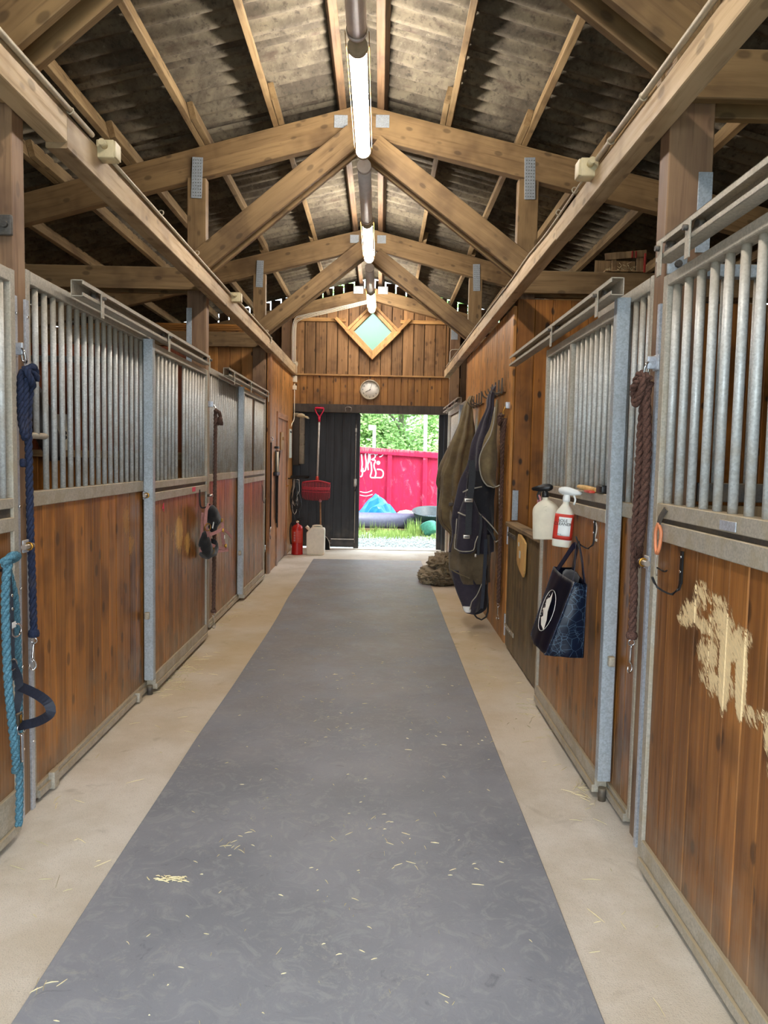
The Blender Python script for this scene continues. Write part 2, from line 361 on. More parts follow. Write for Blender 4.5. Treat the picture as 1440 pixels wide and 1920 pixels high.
# ------------------------------------------------------------------ object helpers
WM = {}
def finish(name, me, mat, parent=None, mw=None, smooth=False):
    if isinstance(me, bmesh.types.BMesh):
        bm = me; me = bpy.data.meshes.new(name)
        if mw is None:
            xs = [v.co for v in bm.verts]
            if xs:
                lo = Vector([min(c[i] for c in xs) for i in range(3)]); hi = Vector([max(c[i] for c in xs) for i in range(3)])
                c = (lo + hi) / 2; bmesh.ops.translate(bm, vec=-c, verts=bm.verts); mw = Matrix.Translation(c)
        bm.normal_update(); bm.to_mesh(me); bm.free()
    if smooth:
        for p in me.polygons: p.use_smooth = True
    if mat is not None and not me.materials: me.materials.append(mat)
    o = bpy.data.objects.new(name, me); COL.objects.link(o)
    mw = mw or Matrix(); WM[o.name] = mw
    if parent is not None:
        o.parent = parent; o.matrix_parent_inverse = WM[parent.name].inverted()
    o.matrix_basis = mw
    return o
def thing(name, label, cat, loc, group=None):
    o = bpy.data.objects.new(name, None); COL.objects.link(o); o.empty_display_size = 0.1
    mw = Matrix.Translation(Vector(loc)); WM[o.name] = mw; o.matrix_basis = mw
    return tag(o, label, cat, group)
def tag(o, label=None, cat=None, group=None, kind=None):
    if label: o['label'] = label
    if cat: o['category'] = cat
    if group: o['group'] = group
    if kind: o['kind'] = kind
    return o
def struct(name, loc=(0, 0, 0)):
    o = bpy.data.objects.new(name, None); COL.objects.link(o); o.empty_display_size = 0.1
    mw = Matrix.Translation(Vector(loc)); WM[o.name] = mw; o.matrix_basis = mw
    o['kind'] = 'structure'; return o
CACHE = {}
def oct_mesh(w_, h_, L, ch, mn=''):
    k = ('o', round(w_, 4), round(h_, 4), round(L, 4), round(ch, 4), mn)
    if k not in CACHE:
        me = bpy.data.meshes.new('board'); a, b = w_ / 2, h_ / 2
        pr = [(-a + ch, -b), (a - ch, -b), (a, -b + ch), (a, b - ch), (a - ch, b), (-a + ch, b), (-a, b - ch), (-a, -b + ch)]
        vs = [(x, y, -L / 2) for x, y in pr] + [(x, y, L / 2) for x, y in pr]
        fs = [(i, (i + 1) % 8, 8 + (i + 1) % 8, 8 + i) for i in range(8)] + [tuple(range(7, -1, -1)), tuple(range(8, 16))]
        me.from_pydata(vs, [], fs); CACHE[k] = me
    return CACHE[k]
def frame_mat(p0, p1, side):
    """matrix at the middle of p0-p1 with local Z along it and local X along side"""
    p0, p1 = Vector(p0), Vector(p1); z = (p1 - p0).normalized(); x = Vector(side); x = (x - z * x.dot(z)).normalized(); y = z.cross(x)
    m = Matrix((x, y, z)).transposed().to_4x4(); m.translation = (p0 + p1) / 2; return m, (p1 - p0).length
def board(name, p0, p1, w_, h_, mat, parent=None, side=(1, 0, 0), ch=0.003):
    """w_ is the size along side, h_ across"""
    m, L = frame_mat(p0, p1, side); me = oct_mesh(w_, h_, L, min(ch, w_ * 0.3, h_ * 0.3), mat.name)
    return finish(name, me, mat, parent, m)
def box(name, x0, x1, y0, y1, z0, z1, mat, parent=None, ch=0.002, axis='z'):
    """axis aligned box; axis = grain / long direction"""
    cx, cy, cz = (x0 + x1) / 2, (y0 + y1) / 2, (z0 + z1) / 2
    if axis == 'z': return board(name, (cx, cy, z0), (cx, cy, z1), abs(x1 - x0), abs(y1 - y0), mat, parent, (1, 0, 0), ch)
    if axis == 'y': return board(name, (cx, y0, cz), (cx, y1, cz), abs(x1 - x0), abs(z1 - z0), mat, parent, (1, 0, 0), ch)
    return board(name, (x0, cy, cz), (x1, cy, cz), abs(y1 - y0), abs(z1 - z0), mat, parent, (0, 1, 0), ch)
def cyl_mesh(r, L, n=12, r2=None, mn=''):
    k = ('c', round(r, 4), round(L, 4), n, r2, mn)
    if k not in CACHE:
        bm = bmesh.new(); bmesh.ops.create_cone(bm, cap_ends=True, segments=n, radius1=r, radius2=r if r2 is None else r2, depth=L)
        for f in bm.faces: f.smooth = len(f.verts) == 4
        me = bpy.data.meshes.new('rod'); bm.to_mesh(me); bm.free(); CACHE[k] = me
    return CACHE[k]
def rod(name, p0, p1, r, mat, parent=None, n=12, r2=None):
    s = (1, 0, 0) if abs((Vector(p1) - Vector(p0)).normalized().x) < 0.9 else (0, 1, 0)
    m, L = frame_mat(p0, p1, s); me = cyl_mesh(r, L, n, r2, mat.name)
    return finish(name, me, mat, parent, m)
def catmull(pts, step):
    P = [Vector(p) for p in pts]; P = [P[0] * 2 - P[1]] + P + [P[-1] * 2 - P[-2]]; out = []
    for i in range(1, len(P) - 2):
        a, b, c, d = P[i - 1:i + 3]; n = max(1, int((c - b).length / step))
        for k in range(n):
            t = k / n
            out.append(0.5 * ((2 * b) + (c - a) * t + (2 * a - 5 * b + 4 * c - d) * t * t + (3 * b - a - 3 * c + d) * t ** 3))
    out.append(P[-2]); return out
def frames(path):
    fr = []; t0 = (path[1] - path[0]).normalized(); u = t0.orthogonal().normalized()
    for i, p in enumerate(path):
        t = (path[min(i + 1, len(path) - 1)] - path[max(i - 1, 0)]); t = t.normalized() if t.length > 1e-9 else t0
        u = (u - t * u.dot(t)); u = u.normalized() if u.length > 1e-6 else t.orthogonal().normalized()
        fr.append((p, t, u, t.cross(u))); t0 = t
    return fr
def sweep(bm, path, r, n=8, closed=False, rf=None):
    fr = frames(path); rings = []
    for i, (p, t, u, v) in enumerate(fr):
        rr = r * (rf(i / max(1, len(fr) - 1)) if rf else 1)
        rings.append([bm.verts.new(p + (u * math.cos(a) + v * math.sin(a)) * rr) for a in [2 * PI * k / n for k in range(n)]])
    for i in range(len(rings) - 1 + (1 if closed else 0)):
        A, B = rings[i], rings[(i + 1) % len(rings)]
        for k in range(n):
            f = bm.faces.new((A[k], A[(k + 1) % n], B[(k + 1) % n], B[k])); f.smooth = True
    if not closed:
        bm.faces.new(rings[0][::-1]); bm.faces.new(rings[-1])
def tube(name, pts, r, mat, parent=None, step=0.02, n=8, closed=False, rf=None):
    bm = bmesh.new(); path = catmull(pts, step)
    if closed: path = path[:-1]
    sweep(bm, path, r, n, closed, rf); return finish(name, bm, mat, parent)
def ring(name, c, R, r, nrm, mat, parent=None, seg=20, n=8):
    nrm = Vector(nrm).normalized(); u = nrm.orthogonal().normalized(); v = nrm.cross(u); c = Vector(c); bm = bmesh.new()
    sweep(bm, [c + (u * math.cos(a) + v * math.sin(a)) * R for a in [2 * PI * k / seg for k in range(seg)]], r, n, True)
    return finish(name, bm, mat, parent)
def rope_mesh(pts, r, pitch=None):
    bm = bmesh.new(); pitch = pitch or r * 6.0; path = catmull(pts, r * 0.55); fr = frames(path); s = 0
    offs = [[], [], []]
    for i, (p, t, u, v) in enumerate(fr):
        if i: s += (p - fr[i - 1][0]).length
        for k in range(3):
            a = 2 * PI * (s / pitch + k / 3); offs[k].append(p + (u * math.cos(a) + v * math.sin(a)) * r * 0.5)
    for k in range(3): sweep(bm, offs[k], r * 0.56, 7)
    return bm
def rope(name, pts, r, mat, parent=None): return finish(name, rope_mesh(pts, r), mat, parent)
def ribbon(name, pts, width, th, nrm, mat, parent=None, step=0.015, nfun=None):
    bm = bmesh.new(); path = catmull(pts, step); nrm = Vector(nrm); rings = []
    for i, p in enumerate(path):
        t = (path[min(i + 1, len(path) - 1)] - path[max(i - 1, 0)]).normalized()
        nn = Vector(nfun(i / (len(path) - 1))) if nfun else nrm
        s = t.cross(nn); s = s.normalized() if s.length > 1e-6 else t.orthogonal().normalized(); q = s.cross(t).normalized()
        rings.append([bm.verts.new(p + s * a * width / 2 + q * b * th / 2) for a, b in ((-1, -1), (1, -1), (1, 1), (-1, 1))])
    for i in range(len(rings) - 1):
        for k in range(4): bm.faces.new((rings[i][k], rings[i][(k + 1) % 4], rings[i + 1][(k + 1) % 4], rings[i + 1][k]))
    bm.faces.new(rings[0][::-1]); bm.faces.new(rings[-1]); bmesh.ops.recalc_face_normals(bm, faces=bm.faces)
    return finish(name, bm, mat, parent)
def poly_prism(name, pts2, plane, d0, d1, mat, parent=None, bev=0.0):
    """pts2 outline in the plane ('xz' extruded along y, 'yz' extruded along x, 'xy' extruded along z)"""
    bm = bmesh.new()
    def P(a, b, d): return {'xz': (a, d, b), 'yz': (d, a, b), 'xy': (a, b, d)}[plane]
    A = [bm.verts.new(P(a, b, d0)) for a, b in pts2]; B = [bm.verts.new(P(a, b, d1)) for a, b in pts2]; n = len(pts2)
    bm.faces.new(A); bm.faces.new(B[::-1])
    for i in range(n): bm.faces.new((A[i], B[i], B[(i + 1) % n], A[(i + 1) % n]))
    bmesh.ops.recalc_face_normals(bm, faces=bm.faces)
    if bev: bmesh.ops.bevel(bm, geom=list(bm.edges), offset=bev, segments=2, affect='EDGES', profile=0.6)
    return finish(name, bm, mat, parent)
def rbox(name, c, sz, mat, parent=None, bev=0.01, rot=None, seg=3, smooth=True):
    bm = bmesh.new(); bmesh.ops.create_cube(bm, size=1.0); bmesh.ops.scale(bm, vec=Vector(sz), verts=bm.verts)
    bmesh.ops.bevel(bm, geom=list(bm.edges), offset=bev, segments=seg, affect='EDGES', profile=0.5)
    me = bpy.data.meshes.new(name); bm.to_mesh(me); bm.free()
    mw = Matrix.Translation(Vector(c)) @ (rot.to_4x4() if rot is not None else Matrix())
    o = finish(name, me, mat, parent, mw, smooth=smooth)
    return o
def lathe(name, prof, c, mat, parent=None, n=24, axis=(0, 0, 1)):
    bm = bmesh.new(); rings = []
    for r, z in prof: rings.append([bm.verts.new((max(r, 1e-4) * math.cos(2 * PI * k / n), max(r, 1e-4) * math.sin(2 * PI * k / n), z)) for k in range(n)])
    for i in range(len(rings) - 1):
        for k in range(n): bm.faces.new((rings[i][k], rings[i][(k + 1) % n], rings[i + 1][(k + 1) % n], rings[i + 1][k])).smooth = True
    bm.faces.new(rings[0][::-1]); bm.faces.new(rings[-1]); bmesh.ops.recalc_face_normals(bm, faces=bm.faces)
    me = bpy.data.meshes.new(name); bm.to_mesh(me); bm.free()
    q = Vector((0, 0, 1)).rotation_difference(Vector(axis).normalized()).to_matrix().to_4x4()
    return finish(name, me, mat, parent, Matrix.Translation(Vector(c)) @ q)
def text(name, s, size, mw, mat, parent=None, ext=0.0008):
    cu = bpy.data.curves.new('t', 'FONT'); cu.body = s; cu.size = size; cu.extrude = ext; cu.align_x = 'CENTER'; cu.align_y = 'CENTER'; cu.resolution_u = 3
    to = bpy.data.objects.new('t', cu); me = bpy.data.meshes.new_from_object(to); bpy.data.objects.remove(to)
    me.name = name; return finish(name, me, mat, parent, mw)
def basis(c, x, y):
    x, y = Vector(x).normalized(), Vector(y).normalized(); z = x.cross(y); m = Matrix((x, y, z)).transposed().to_4x4(); m.translation = Vector(c); return m

# ------------------------------------------------------------------ key dimensions
XL, XR = -1.48, 1.08              # fixed stall fronts
DL, DR = -1.42, 1.02              # sliding door faces
YL = [-0.24, 3.06, 6.38, 9.62, 12.50]     # near faces of the left posts
YR = [-0.37, 2.93, 6.23, 9.57, 12.45]
RX, RZ, SL = -0.20, 4.42, 0.25    # ridge, rafter top height, roof slope
def rz(x): return RZ - SL * abs(x - RX)

# ================================================================== SETTING
# floor
fl = box('floor', -4.7, 4.3, -1.3, 12.75, -0.15, 0.0, M_CONC, None, 0.0, 'y'); tag(fl, kind='structure')
gr = box('ground', -14, 14, 12.75, 40, -0.25, -0.05, M_GRAVEL, None, 0.0, 'y'); tag(gr, kind='structure')
gr = box('ground', -14, 14, -30, -1.3, -0.25, -0.05, M_GRAVEL, None, 0.0, 'y'); tag(gr, kind='structure')
# outer walls
wl_ = struct('wall_left', (-4.65, 5, 0))
for k in range(10): box('plank', -4.70, -4.62, -0.66, 12.9, 0.33 * k, 0.33 * k + 0.331, W_DARK, wl_, 0.004, 'y')
wr_ = struct('wall_right', (4.25, 5, 0))
for k in range(10): box('plank', 4.22, 4.30, -0.66, 12.9, 0.33 * k, 0.33 * k + 0.331, W_DARK, wr_, 0.004, 'y')
# rear wall behind the camera with its big open gateway
wb = struct('wall_rear', (0, -0.6, 0))
for x0, x1 in ((-4.7, -1.75), (1.35, 4.3)):
    n = 9; d = (x1 - x0) / n
    for k in range(n): box('plank', x0 + d * k + 0.003, x0 + d * (k + 1) - 0.003, -0.66, -0.6, 0, rz(x0 + d * (k + 0.5)) + 0.05, W_DARK, wb, 0.004)
for k in range(9):
    x0 = -1.75 + 3.1 / 9 * k; box('plank', x0 + 0.003, x0 + 3.1 / 9 - 0.003, -0.66, -0.6, 2.85, rz(x0 + 0.17) + 0.05, W_DARK, wb, 0.004)

# roof: corrugated sheets and purlins
ceil = struct('ceiling', (RX, 5, RZ))
PITCH, AMP = 0.178, 0.031
SW = PITCH * 6
def sheet_mesh():
    me = bpy.data.meshes.new('roof_sheet'); ns = 72; nl = 3; vs = []; fs = []; L = 2.42
    W = SW + PITCH * 0.55
    for layer, dz in ((0, 0.0), (1, 0.007)):
        for j in range(nl + 1):
            for i in range(ns + 1):
                y = W * i / ns; ph = 2 * PI * y / PITCH
                vs.append((L * (j / nl - 0.5), y - SW / 2, AMP * math.sin(ph) + 0.35 * AMP * math.cos(2 * ph) + dz))
    S = (nl + 1) * (ns + 1)
    for j in range(nl):
        for i in range(ns):
            a = j * (ns + 1) + i; fs.append((a, a + ns + 1, a + ns + 2, a + 1)); b = a + S; fs.append((b, b + 1, b + ns + 2, b + ns + 1))
    for i in range(ns):
        a = i; fs.append((a, a + 1, a + 1 + S, a + S)); a = nl * (ns + 1) + i; fs.append((a + 1, a, a + S, a + 1 + S))
    for j in range(nl):
        a = j * (ns + 1); fs.append((a + ns + 1, a, a + S, a + S + ns + 1)); a += ns; fs.append((a, a + ns + 1, a + S + ns + 1, a + S))
    me.from_pydata(vs, [], fs)
    for p in me.polygons: p.use_smooth = len(p.vertices) == 4 and abs(p.normal.z) > 0.3
    me.materials.append(M_CORR); return me
shm = sheet_mesh()
ang = math.atan(SL)
for s in (-1, 1):
    for row in range(2):
        d = 0.02 + 1.21 + row * 2.30
        for k in range(-6, 8):
            yc = 5.30 + SW * k + SW / 2
            if yc - SW / 2 > 12.5: continue
            zc = RZ + 0.158 - d * math.sin(ang) + (0.011 if row == 0 else 0.0)
            R = Matrix.Rotation(s * ang, 4, 'Y') @ Matrix.Rotation(-0.014, 4, 'X')
            finish('roof_sheet', shm, M_CORR, ceil, Matrix.Translation((RX + s * d * math.cos(ang), yc, zc)) @ R)
board('ridge_cap', (RX, -1.3, RZ + 0.23), (RX, 12.95, RZ + 0.23), 0.34, 0.02, M_CORR, ceil)
W_RIDGE = wood('dark_ridge_timber', '6e5336', '5a432b', '3d2c1b', rough=0.7, knots=0.3, tone=0.1)
def purlin(x, y0, y1, w_=0.045, h_=0.128, dz=0.0, mat=None):
    m, L = frame_mat((x, y0, rz(x) + h_ / 2 + 0.002 + dz), (x, y1, rz(x) + h_ / 2 + 0.002 + dz), (math.cos(ang), 0, math.sin(ang) * (1 if x < RX else -1)))
    return finish('purlin', oct_mesh(w_, h_, L, 0.003, 'purl' + (mat or W_PURL).name), mat or W_PURL, ceil, m)
yt = [-1.3, -0.3, 3.03, 6.33, 9.62, 12.73]
for s in (-1, 1):
    for j in range(7):
        d0 = 0.72 + 0.615 * j
        for b in range(5):
            sh = -0.047 if b % 2 else 0.0     # every other bay sits beside the last, towards the ridge
            y0 = yt[b] - (0.42 if b else 0); y1 = yt[b + 1] + (0.12 if b < 4 else 0)
            if not (b % 2): y0 = yt[b] - (0.10 if b else 0); y1 = yt[b + 1] + (0.12 if b < 4 else 0)
            if b % 2 == 0 and b: sh = 0.047 * 0
            purlin(RX + s * (d0 + sh), y0, y1)
for x in (-0.37, -0.03):
    for b in range(5): purlin(x, yt[b] + 0.003, yt[b + 1], 0.06, 0.145, -0.005, W_RIDGE)

# trusses
def skew(k, x): return YL[k] + (YR[k] - YL[k]) * (x - XL) / (XR - XL)
TL = ['roof truss nearest the camera, its braces cut by the top corners of the picture',
      'second roof truss, over the first grey lamp tube, with two perforated plates on its posts',
      'third roof truss, behind the second lit tube and in front of the gable',
      'last roof truss lying against the gable wall above the diamond window']
def truss(k, label, cat=True):
    t = thing('roof_truss', label, 'roof truss', (RX, skew(k, RX), 3.0), 'timber roof trusses')
    def Y(x, o): return skew(k, x) + o
    for s in (-1, 1):
        xe = -4.6 if s < 0 else 4.2; h = 0.25
        x0 = RX; x1 = xe
        p0 = (x0, Y(x0, 0.05), rz(x0) - h / 2); p1 = (x1, Y(x1, 0.05), rz(x1) - h / 2)
        board('rafter', p0, p1, 0.095, h * 0.97, W_BEAM, t, (0, 1, 0), 0.005)
        if k < 4:
            xb = -1.56 if s < 0 else 1.16
            za = 4.16 if s < 0 else 4.08
            zb = 3.12
            xa = -0.26 if s < 0 else -0.10
            for o in (-0.028, 0.128):
                board('brace_plank', (xa, Y(xa, o), za), (xb, Y(xb, o), zb), 0.045, 0.185, W_BEAM, t, (0, 1, 0), 0.004)
        xp = -1.475 if s < 0 else 1.075
        for o in (-0.028, 0.128):
            if k == 4: continue
            zt = 3.0
            box('tie_plank', min(xp, xe), max(xp, xe), Y(xp, o) - 0.0225, Y(xp, o) + 0.0225, 2.91, 3.09, W_BEAM, t, 0.004, 'x')
        # strut between tie and rafter, above the wall post
        sx0, sx1 = ((-1.64, -1.485) if s < 0 else (1.085, 1.25))
        box('strut', sx0, sx1, Y(xp, 0.0), Y(xp, 0.10), 3.0 if s > 0 else 3.02, rz(sx0 if s < 0 else sx1) - h + 0.02, W_BEAM, t, 0.004)
        pc = ((sx0 + sx1) / 2 + 0.005, Y(xp, -0.006), 3.83)
        if k < 4:
            pl = rbox('nail_plate', pc, (0.088, 0.004, 0.33), G_POST, t, 0.001, Matrix.Rotation(math.radians(-2 * s), 3, 'Y'), 1, False)
            bm = bmesh.new()
            for a in range(4):
                for b in range(12): bmesh.ops.create_circle(bm, cap_ends=True, segments=6, radius=0.0035, matrix=Matrix.Translation((pc[0] - 0.03 + a * 0.02, pc[1] - 0.0028, pc[2] - 0.145 + b * 0.026)) @ Matrix.Rotation(PI / 2, 4, 'X'))
            finish('nail_heads', bm, M_CHROME, pl)
    if k in (1, 2, 3):
        for s in (-1, 1):
            rbox('gusset_plate', (RX + s * 0.17, Y(RX + s * 0.17, -0.004), 4.28), (0.11, 0.004, 0.10), G_POST, t, 0.001, None, 1, False)
    return t
truss(1, TL[0]); truss(2, TL[1]); truss(3, TL[2])
t4 = thing('roof_truss', TL[3], 'roof truss', (RX, 12.5, 3.0), 'timber roof trusses')
for s in (-1, 1):
    xe = -4.6 if s < 0 else 4.2
    board('rafter', (RX, 12.46, rz(RX) - 0.20), (xe, 12.46, rz(xe) - 0.20), 0.095, 0.20, W_BEAM, t4, (0, 1, 0), 0.005)
    rbox('gusset_plate', (RX + s * 0.20, 12.405, 4.27), (0.16, 0.004, 0.12), G_POST, t4, 0.001, None, 1, False)
t0 = thing('roof_truss', 'roof truss behind the camera', 'roof truss', (RX, -0.3, 3.0), 'timber roof trusses')
for s in (-1, 1):
    xe = -4.6 if s < 0 else 4.2
    board('rafter', (RX, -0.25, rz(RX) - 0.125), (xe, -0.25, rz(xe) - 0.125), 0.095, 0.245, W_BEAM, t0, (0, 1, 0), 0.005)

# posts
def post(x0, x1, y0, y1, z1, label, strips=(), near=False):
    t = thing('timber_post', label, 'post', ((x0 + x1) / 2, (y0 + y1) / 2, 0))
    box('shaft', x0, x1, y0, y1, 0.0, z1, W_POST, t, 0.004)
    return t
def strip(t, x0, x1, y0, y1, z0, z1, mat=None, name='metal_strip', screws=True):
    o = box(name, x0, x1, y0, y1, z0, z1, mat or G_STRIP, t, 0.0015)
    return o
pL1 = post(-1.64, XL, YL[1], YL[1] + 0.10, 3.0, 'brown timber post at the left edge, between the two nearest left stalls')
strip(pL1, XL - 0.001, XL + 0.006, 3.045, 3.075, 0.0, 2.17); strip(pL1, XL - 0.001, XL + 0.010, 3.135, 3.165, 0.0, 2.17)
for z in (2.1, 1.75, 1.32, 0.98, 0.65, 0.3):
    for y in (3.06, 3.15): rod('screw', (XL + 0.006, y, z), (XL + 0.014, y, z), 0.006, M_CHROME, pL1, 8)
rbox('iron_bracket', (-1.52, 3.045, 2.44), (0.09, 0.02, 0.08), G_OLD, pL1, 0.006)
rod('bracket_bolt', (-1.50, 3.036, 2.44), (-1.50, 3.02, 2.44), 0.014, G_OLD, pL1, 8)
pL2 = post(-1.64, XL, YL[2], YL[2] + 0.10, 3.0, 'second left timber post, rising behind the door track with a grey metal plate')
strip(pL2, -1.645, -1.60, YL[2] - 0.006, YL[2], 2.25, 2.77, G_POST, 'metal_plate')
pL3 = post(-1.64, XL, YL[3], YL[3] + 0.10, 3.0, 'third left timber post at the corner of the tack room wall')
pR1 = post(XR, 1.25, YR[1], YR[1] + 0.10, 3.0, 'wide brown timber post on the right with an orange aisle side')
strip(pR1, 1.195, 1.25, YR[1] - 0.006, YR[1], 2.36, 2.66, G_POST, 'metal_plate')
st_ = strip(pR1, 1.062, 1.115, 2.905, 2.929, 0.0, 2.16)
for z in (2.12, 1.72, 1.42, 1.05, 0.9, 0.6, 0.3):
    rod('screw', (1.075, 2.905, z + 0.0), (1.075, 2.897, z), 0.005, M_CHROME, pR1, 8); rod('screw', (1.10, 2.905, z - 0.02), (1.10, 2.897, z - 0.02), 0.005, M_CHROME, pR1, 8)
rbox('iron_bracket', (1.125, 2.918, 2.31), (0.075, 0.018, 0.075), G_POST, pR1, 0.006)
rod('bracket_bolt', (1.125, 2.912, 2.31), (1.125, 2.895, 2.31), 0.014, G_OLD, pR1, 8)
pR2 = post(XR + 0.03, 1.25, YR[2] + 0.03, YR[2] + 0.13, 3.0, 'right timber post standing inside the corner of the rug wall')
pR3 = post(XR + 0.03, 1.25, YR[3] - 0.13, YR[3] - 0.03, 3.0, 'far right timber post at the end of the rug wall')
pL4 = post(-1.64, XL, 12.36, 12.46, 3.9, 'far left timber post beside the gable boards with pale cables on it')
pR4 = post(1.12, 1.28, 12.36, 12.46, 3.9, 'far right timber post beside the gable boards')

# long beams along the aisle
bl = thing('aisle_beam', 'long pale sawn beam along the left of the aisle above the stalls', 'beam', (-1.43, 5, 2.86), 'long beams over the stall fronts')
box('beam_length', -1.475, -1.38, -0.58, 3.35, 2.885, 3.02, W_LBEAM, bl, 0.004, 'y')
box('beam_length', -1.475, -1.38, 3.352, 12.40, 2.86, 3.01, W_LBEAM, bl, 0.004, 'y')
br = thing('aisle_beam', 'long pale sawn beam along the right of the aisle above the stalls', 'beam', (1.04, 5, 2.82), 'long beams over the stall fronts')
box('beam_length', 0.99, 1.075, -0.58, 4.4, 2.815, 2.925, W_LBEAM, br, 0.004, 'y')
box('beam_length', 0.99, 1.075, 4.402, 11.9, 2.825, 2.94, W_LBEAM, br, 0.004, 'y')

# conduits with junction boxes
def jbox(t, c, s):
    x, y, z = c
    b = rbox('junction_box', c, (0.085, 0.085, 0.085), M_BOX, t, 0.006, None, 2)
    rbox('box_lid', (x + s * 0.045, y, z), (0.012, 0.075, 0.075), M_BOX, b, 0.003, None, 2)
    rod('cable_gland', (x, y - 0.042, z + 0.01), (x, y - 0.085, z + 0.015), 0.016, M_BOX, b, 10)
    rod('cable_gland', (x, y + 0.042, z + 0.01), (x, y + 0.07, z + 0.015), 0.016, M_BOX, b, 10)
cl = thing('electrical_conduit', 'grey pipe and beige junction boxes on the left aisle beam', 'conduit', (-1.37, 5, 3.0))
tube('conduit_pipe', [(-1.367, -0.55, 3.02), (-1.367, 3.6, 3.02)], 0.0125, M_COND, cl, 0.5)
tube('conduit_pipe', [(-1.367, 3.83, 3.0), (-1.368, 6.85, 2.99)], 0.0095, M_COND, cl, 0.5)
tube('conduit_pipe', [(-1.367, 7.1, 3.0), (-1.368, 9.2, 3.0), (-1.37, 9.35, 2.985), (-1.372, 9.4, 2.95), (-1.374, 9.3, 2.93)], 0.0095, M_COND, cl, 0.05)
for y in (2.6, 3.35, 4.7, 5.6, 8.0, 9.0): ring('pipe_clip', (-1.367, y, 3.018), 0.0145, 0.004, (0, 1, 0), M_COND, cl, 10, 5)
jbox(cl, (-1.345, 3.74, 3.0), 1); jbox(cl, (-1.345, 6.98, 2.985), 1)
cr = thing('electrical_conduit', 'grey pipe and a beige junction box on the right aisle beam', 'conduit', (0.98, 5, 2.93))
tube('conduit_pipe', [(0.978, -0.55, 2.945), (0.978, 3.55, 2.945)], 0.0125, M_COND, cr, 0.5)
tube('conduit_pipe', [(0.978, 3.75, 2.94), (0.984, 4.6, 2.925), (0.984, 5.2, 2.94), (0.984, 6.0, 2.93), (0.984, 8, 2.945), (0.984, 11.5, 2.95)], 0.006, M_COND, cr, 0.1)
for y in (2.3, 2.95, 3.35, 3.95, 4.3): ring('pipe_clip', (0.978, y, 2.943), 0.0145, 0.004, (0, 1, 0), M_COND, cr, 10, 5)
jbox(cr, (0.965, 3.67, 2.94), -1)

# ================================================================== STALL FRONTS
def stall(name, label, cat, s, xf, y0, y1, dep=0.045, zb=0.02, z_planks=0.10, rail=(1.31, 1.375), top=(2.245, 2.30), bars=None, pm=W_PLANK, stile_m=G_RAIL,
          plank_w=0.115, stiles=((0, 0.04), (-0.04, 0)), group=None, lowrail=None, inner=0.012, bottom_h=0.06, barr=0.0130, cut=None, midstile=None):
    """s=+1 right side (thickness towards +x), -1 left side; xf = aisle face"""
    t = thing(name, label, cat, (xf, (y0 + y1) / 2, 0), group)
    X = lambda a, b: (min(xf + s * a, xf + s * b), max(xf + s * a, xf + s * b))
    for a, b in stiles:
        ya = y0 + a if a >= 0 and b > 0 else y1 + a; yb = y0 + b if b > 0 else y1 + b
        box('stile', *X(0, dep), ya, yb, zb + 0.03, top[1], stile_m, t, 0.003)
    ya, yb = y0 + 0.04, y1 - 0.04
    box('top_rail', *X(0, dep), ya, yb, top[0], top[1], G_RAIL, t, 0.003, 'y')
    box('middle_rail', *X(0, dep), ya, yb, rail[0], rail[1], G_RAIL, t, 0.003, 'y')
    ztop = rail[0]
    if lowrail:
        box('lower_rail', *X(-0.002, dep), ya, yb, lowrail[0], lowrail[1], G_RAIL, t, 0.003, 'y'); ztop = lowrail[0]
        box('dark_slot', *X(0.012, dep), ya, yb, lowrail[1], rail[0], G_OLD, t, 0.001, 'y')
    box('bottom_rail', *X(0, dep), ya, yb, zb, zb + bottom_h, G_RAIL, t, 0.003, 'y')
    if bottom_h > 0.05: box('bottom_lip', *X(-0.012, 0.0), ya, yb, zb, zb + 0.035, G_RAIL, t, 0.002, 'y')
    n = max(1, round((yb - ya) / plank_w)); d = (yb - ya) / n
    for k in range(n):
        j = random.uniform(0, 0.002)
        box('plank', *X(inner + j, dep - 0.006), ya + d * k + 0.0008, ya + d * (k + 1) - 0.0008, zb + bottom_h, ztop, pm, t, 0.0035)
    if bars:
        xm = xf + s * dep * 0.5
        for i, y in enumerate(bars):
            z0 = rail[1]
            if cut and i == cut[0]: z0 = cut[1]
            rod('bar', (xm, y, z0), (xm, y, top[0]), barr, G_BAR, t, 12)
        if cut: rod('short_crossbar', (xm, cut[3], cut[1]), (xm, bars[cut[2]], cut[1]), 0.014, G_RAIL, t, 12)
    if midstile:
        box('middle_stile', *X(0.004, dep - 0.004), midstile - 0.016, midstile + 0.016, rail[1], top[0], G_RAIL, t, 0.003)
    return t
def ar(a, b, st):
    n = int(round((b - a) / st)); return [a + (b - a) * i / n for i in range(n + 1)]
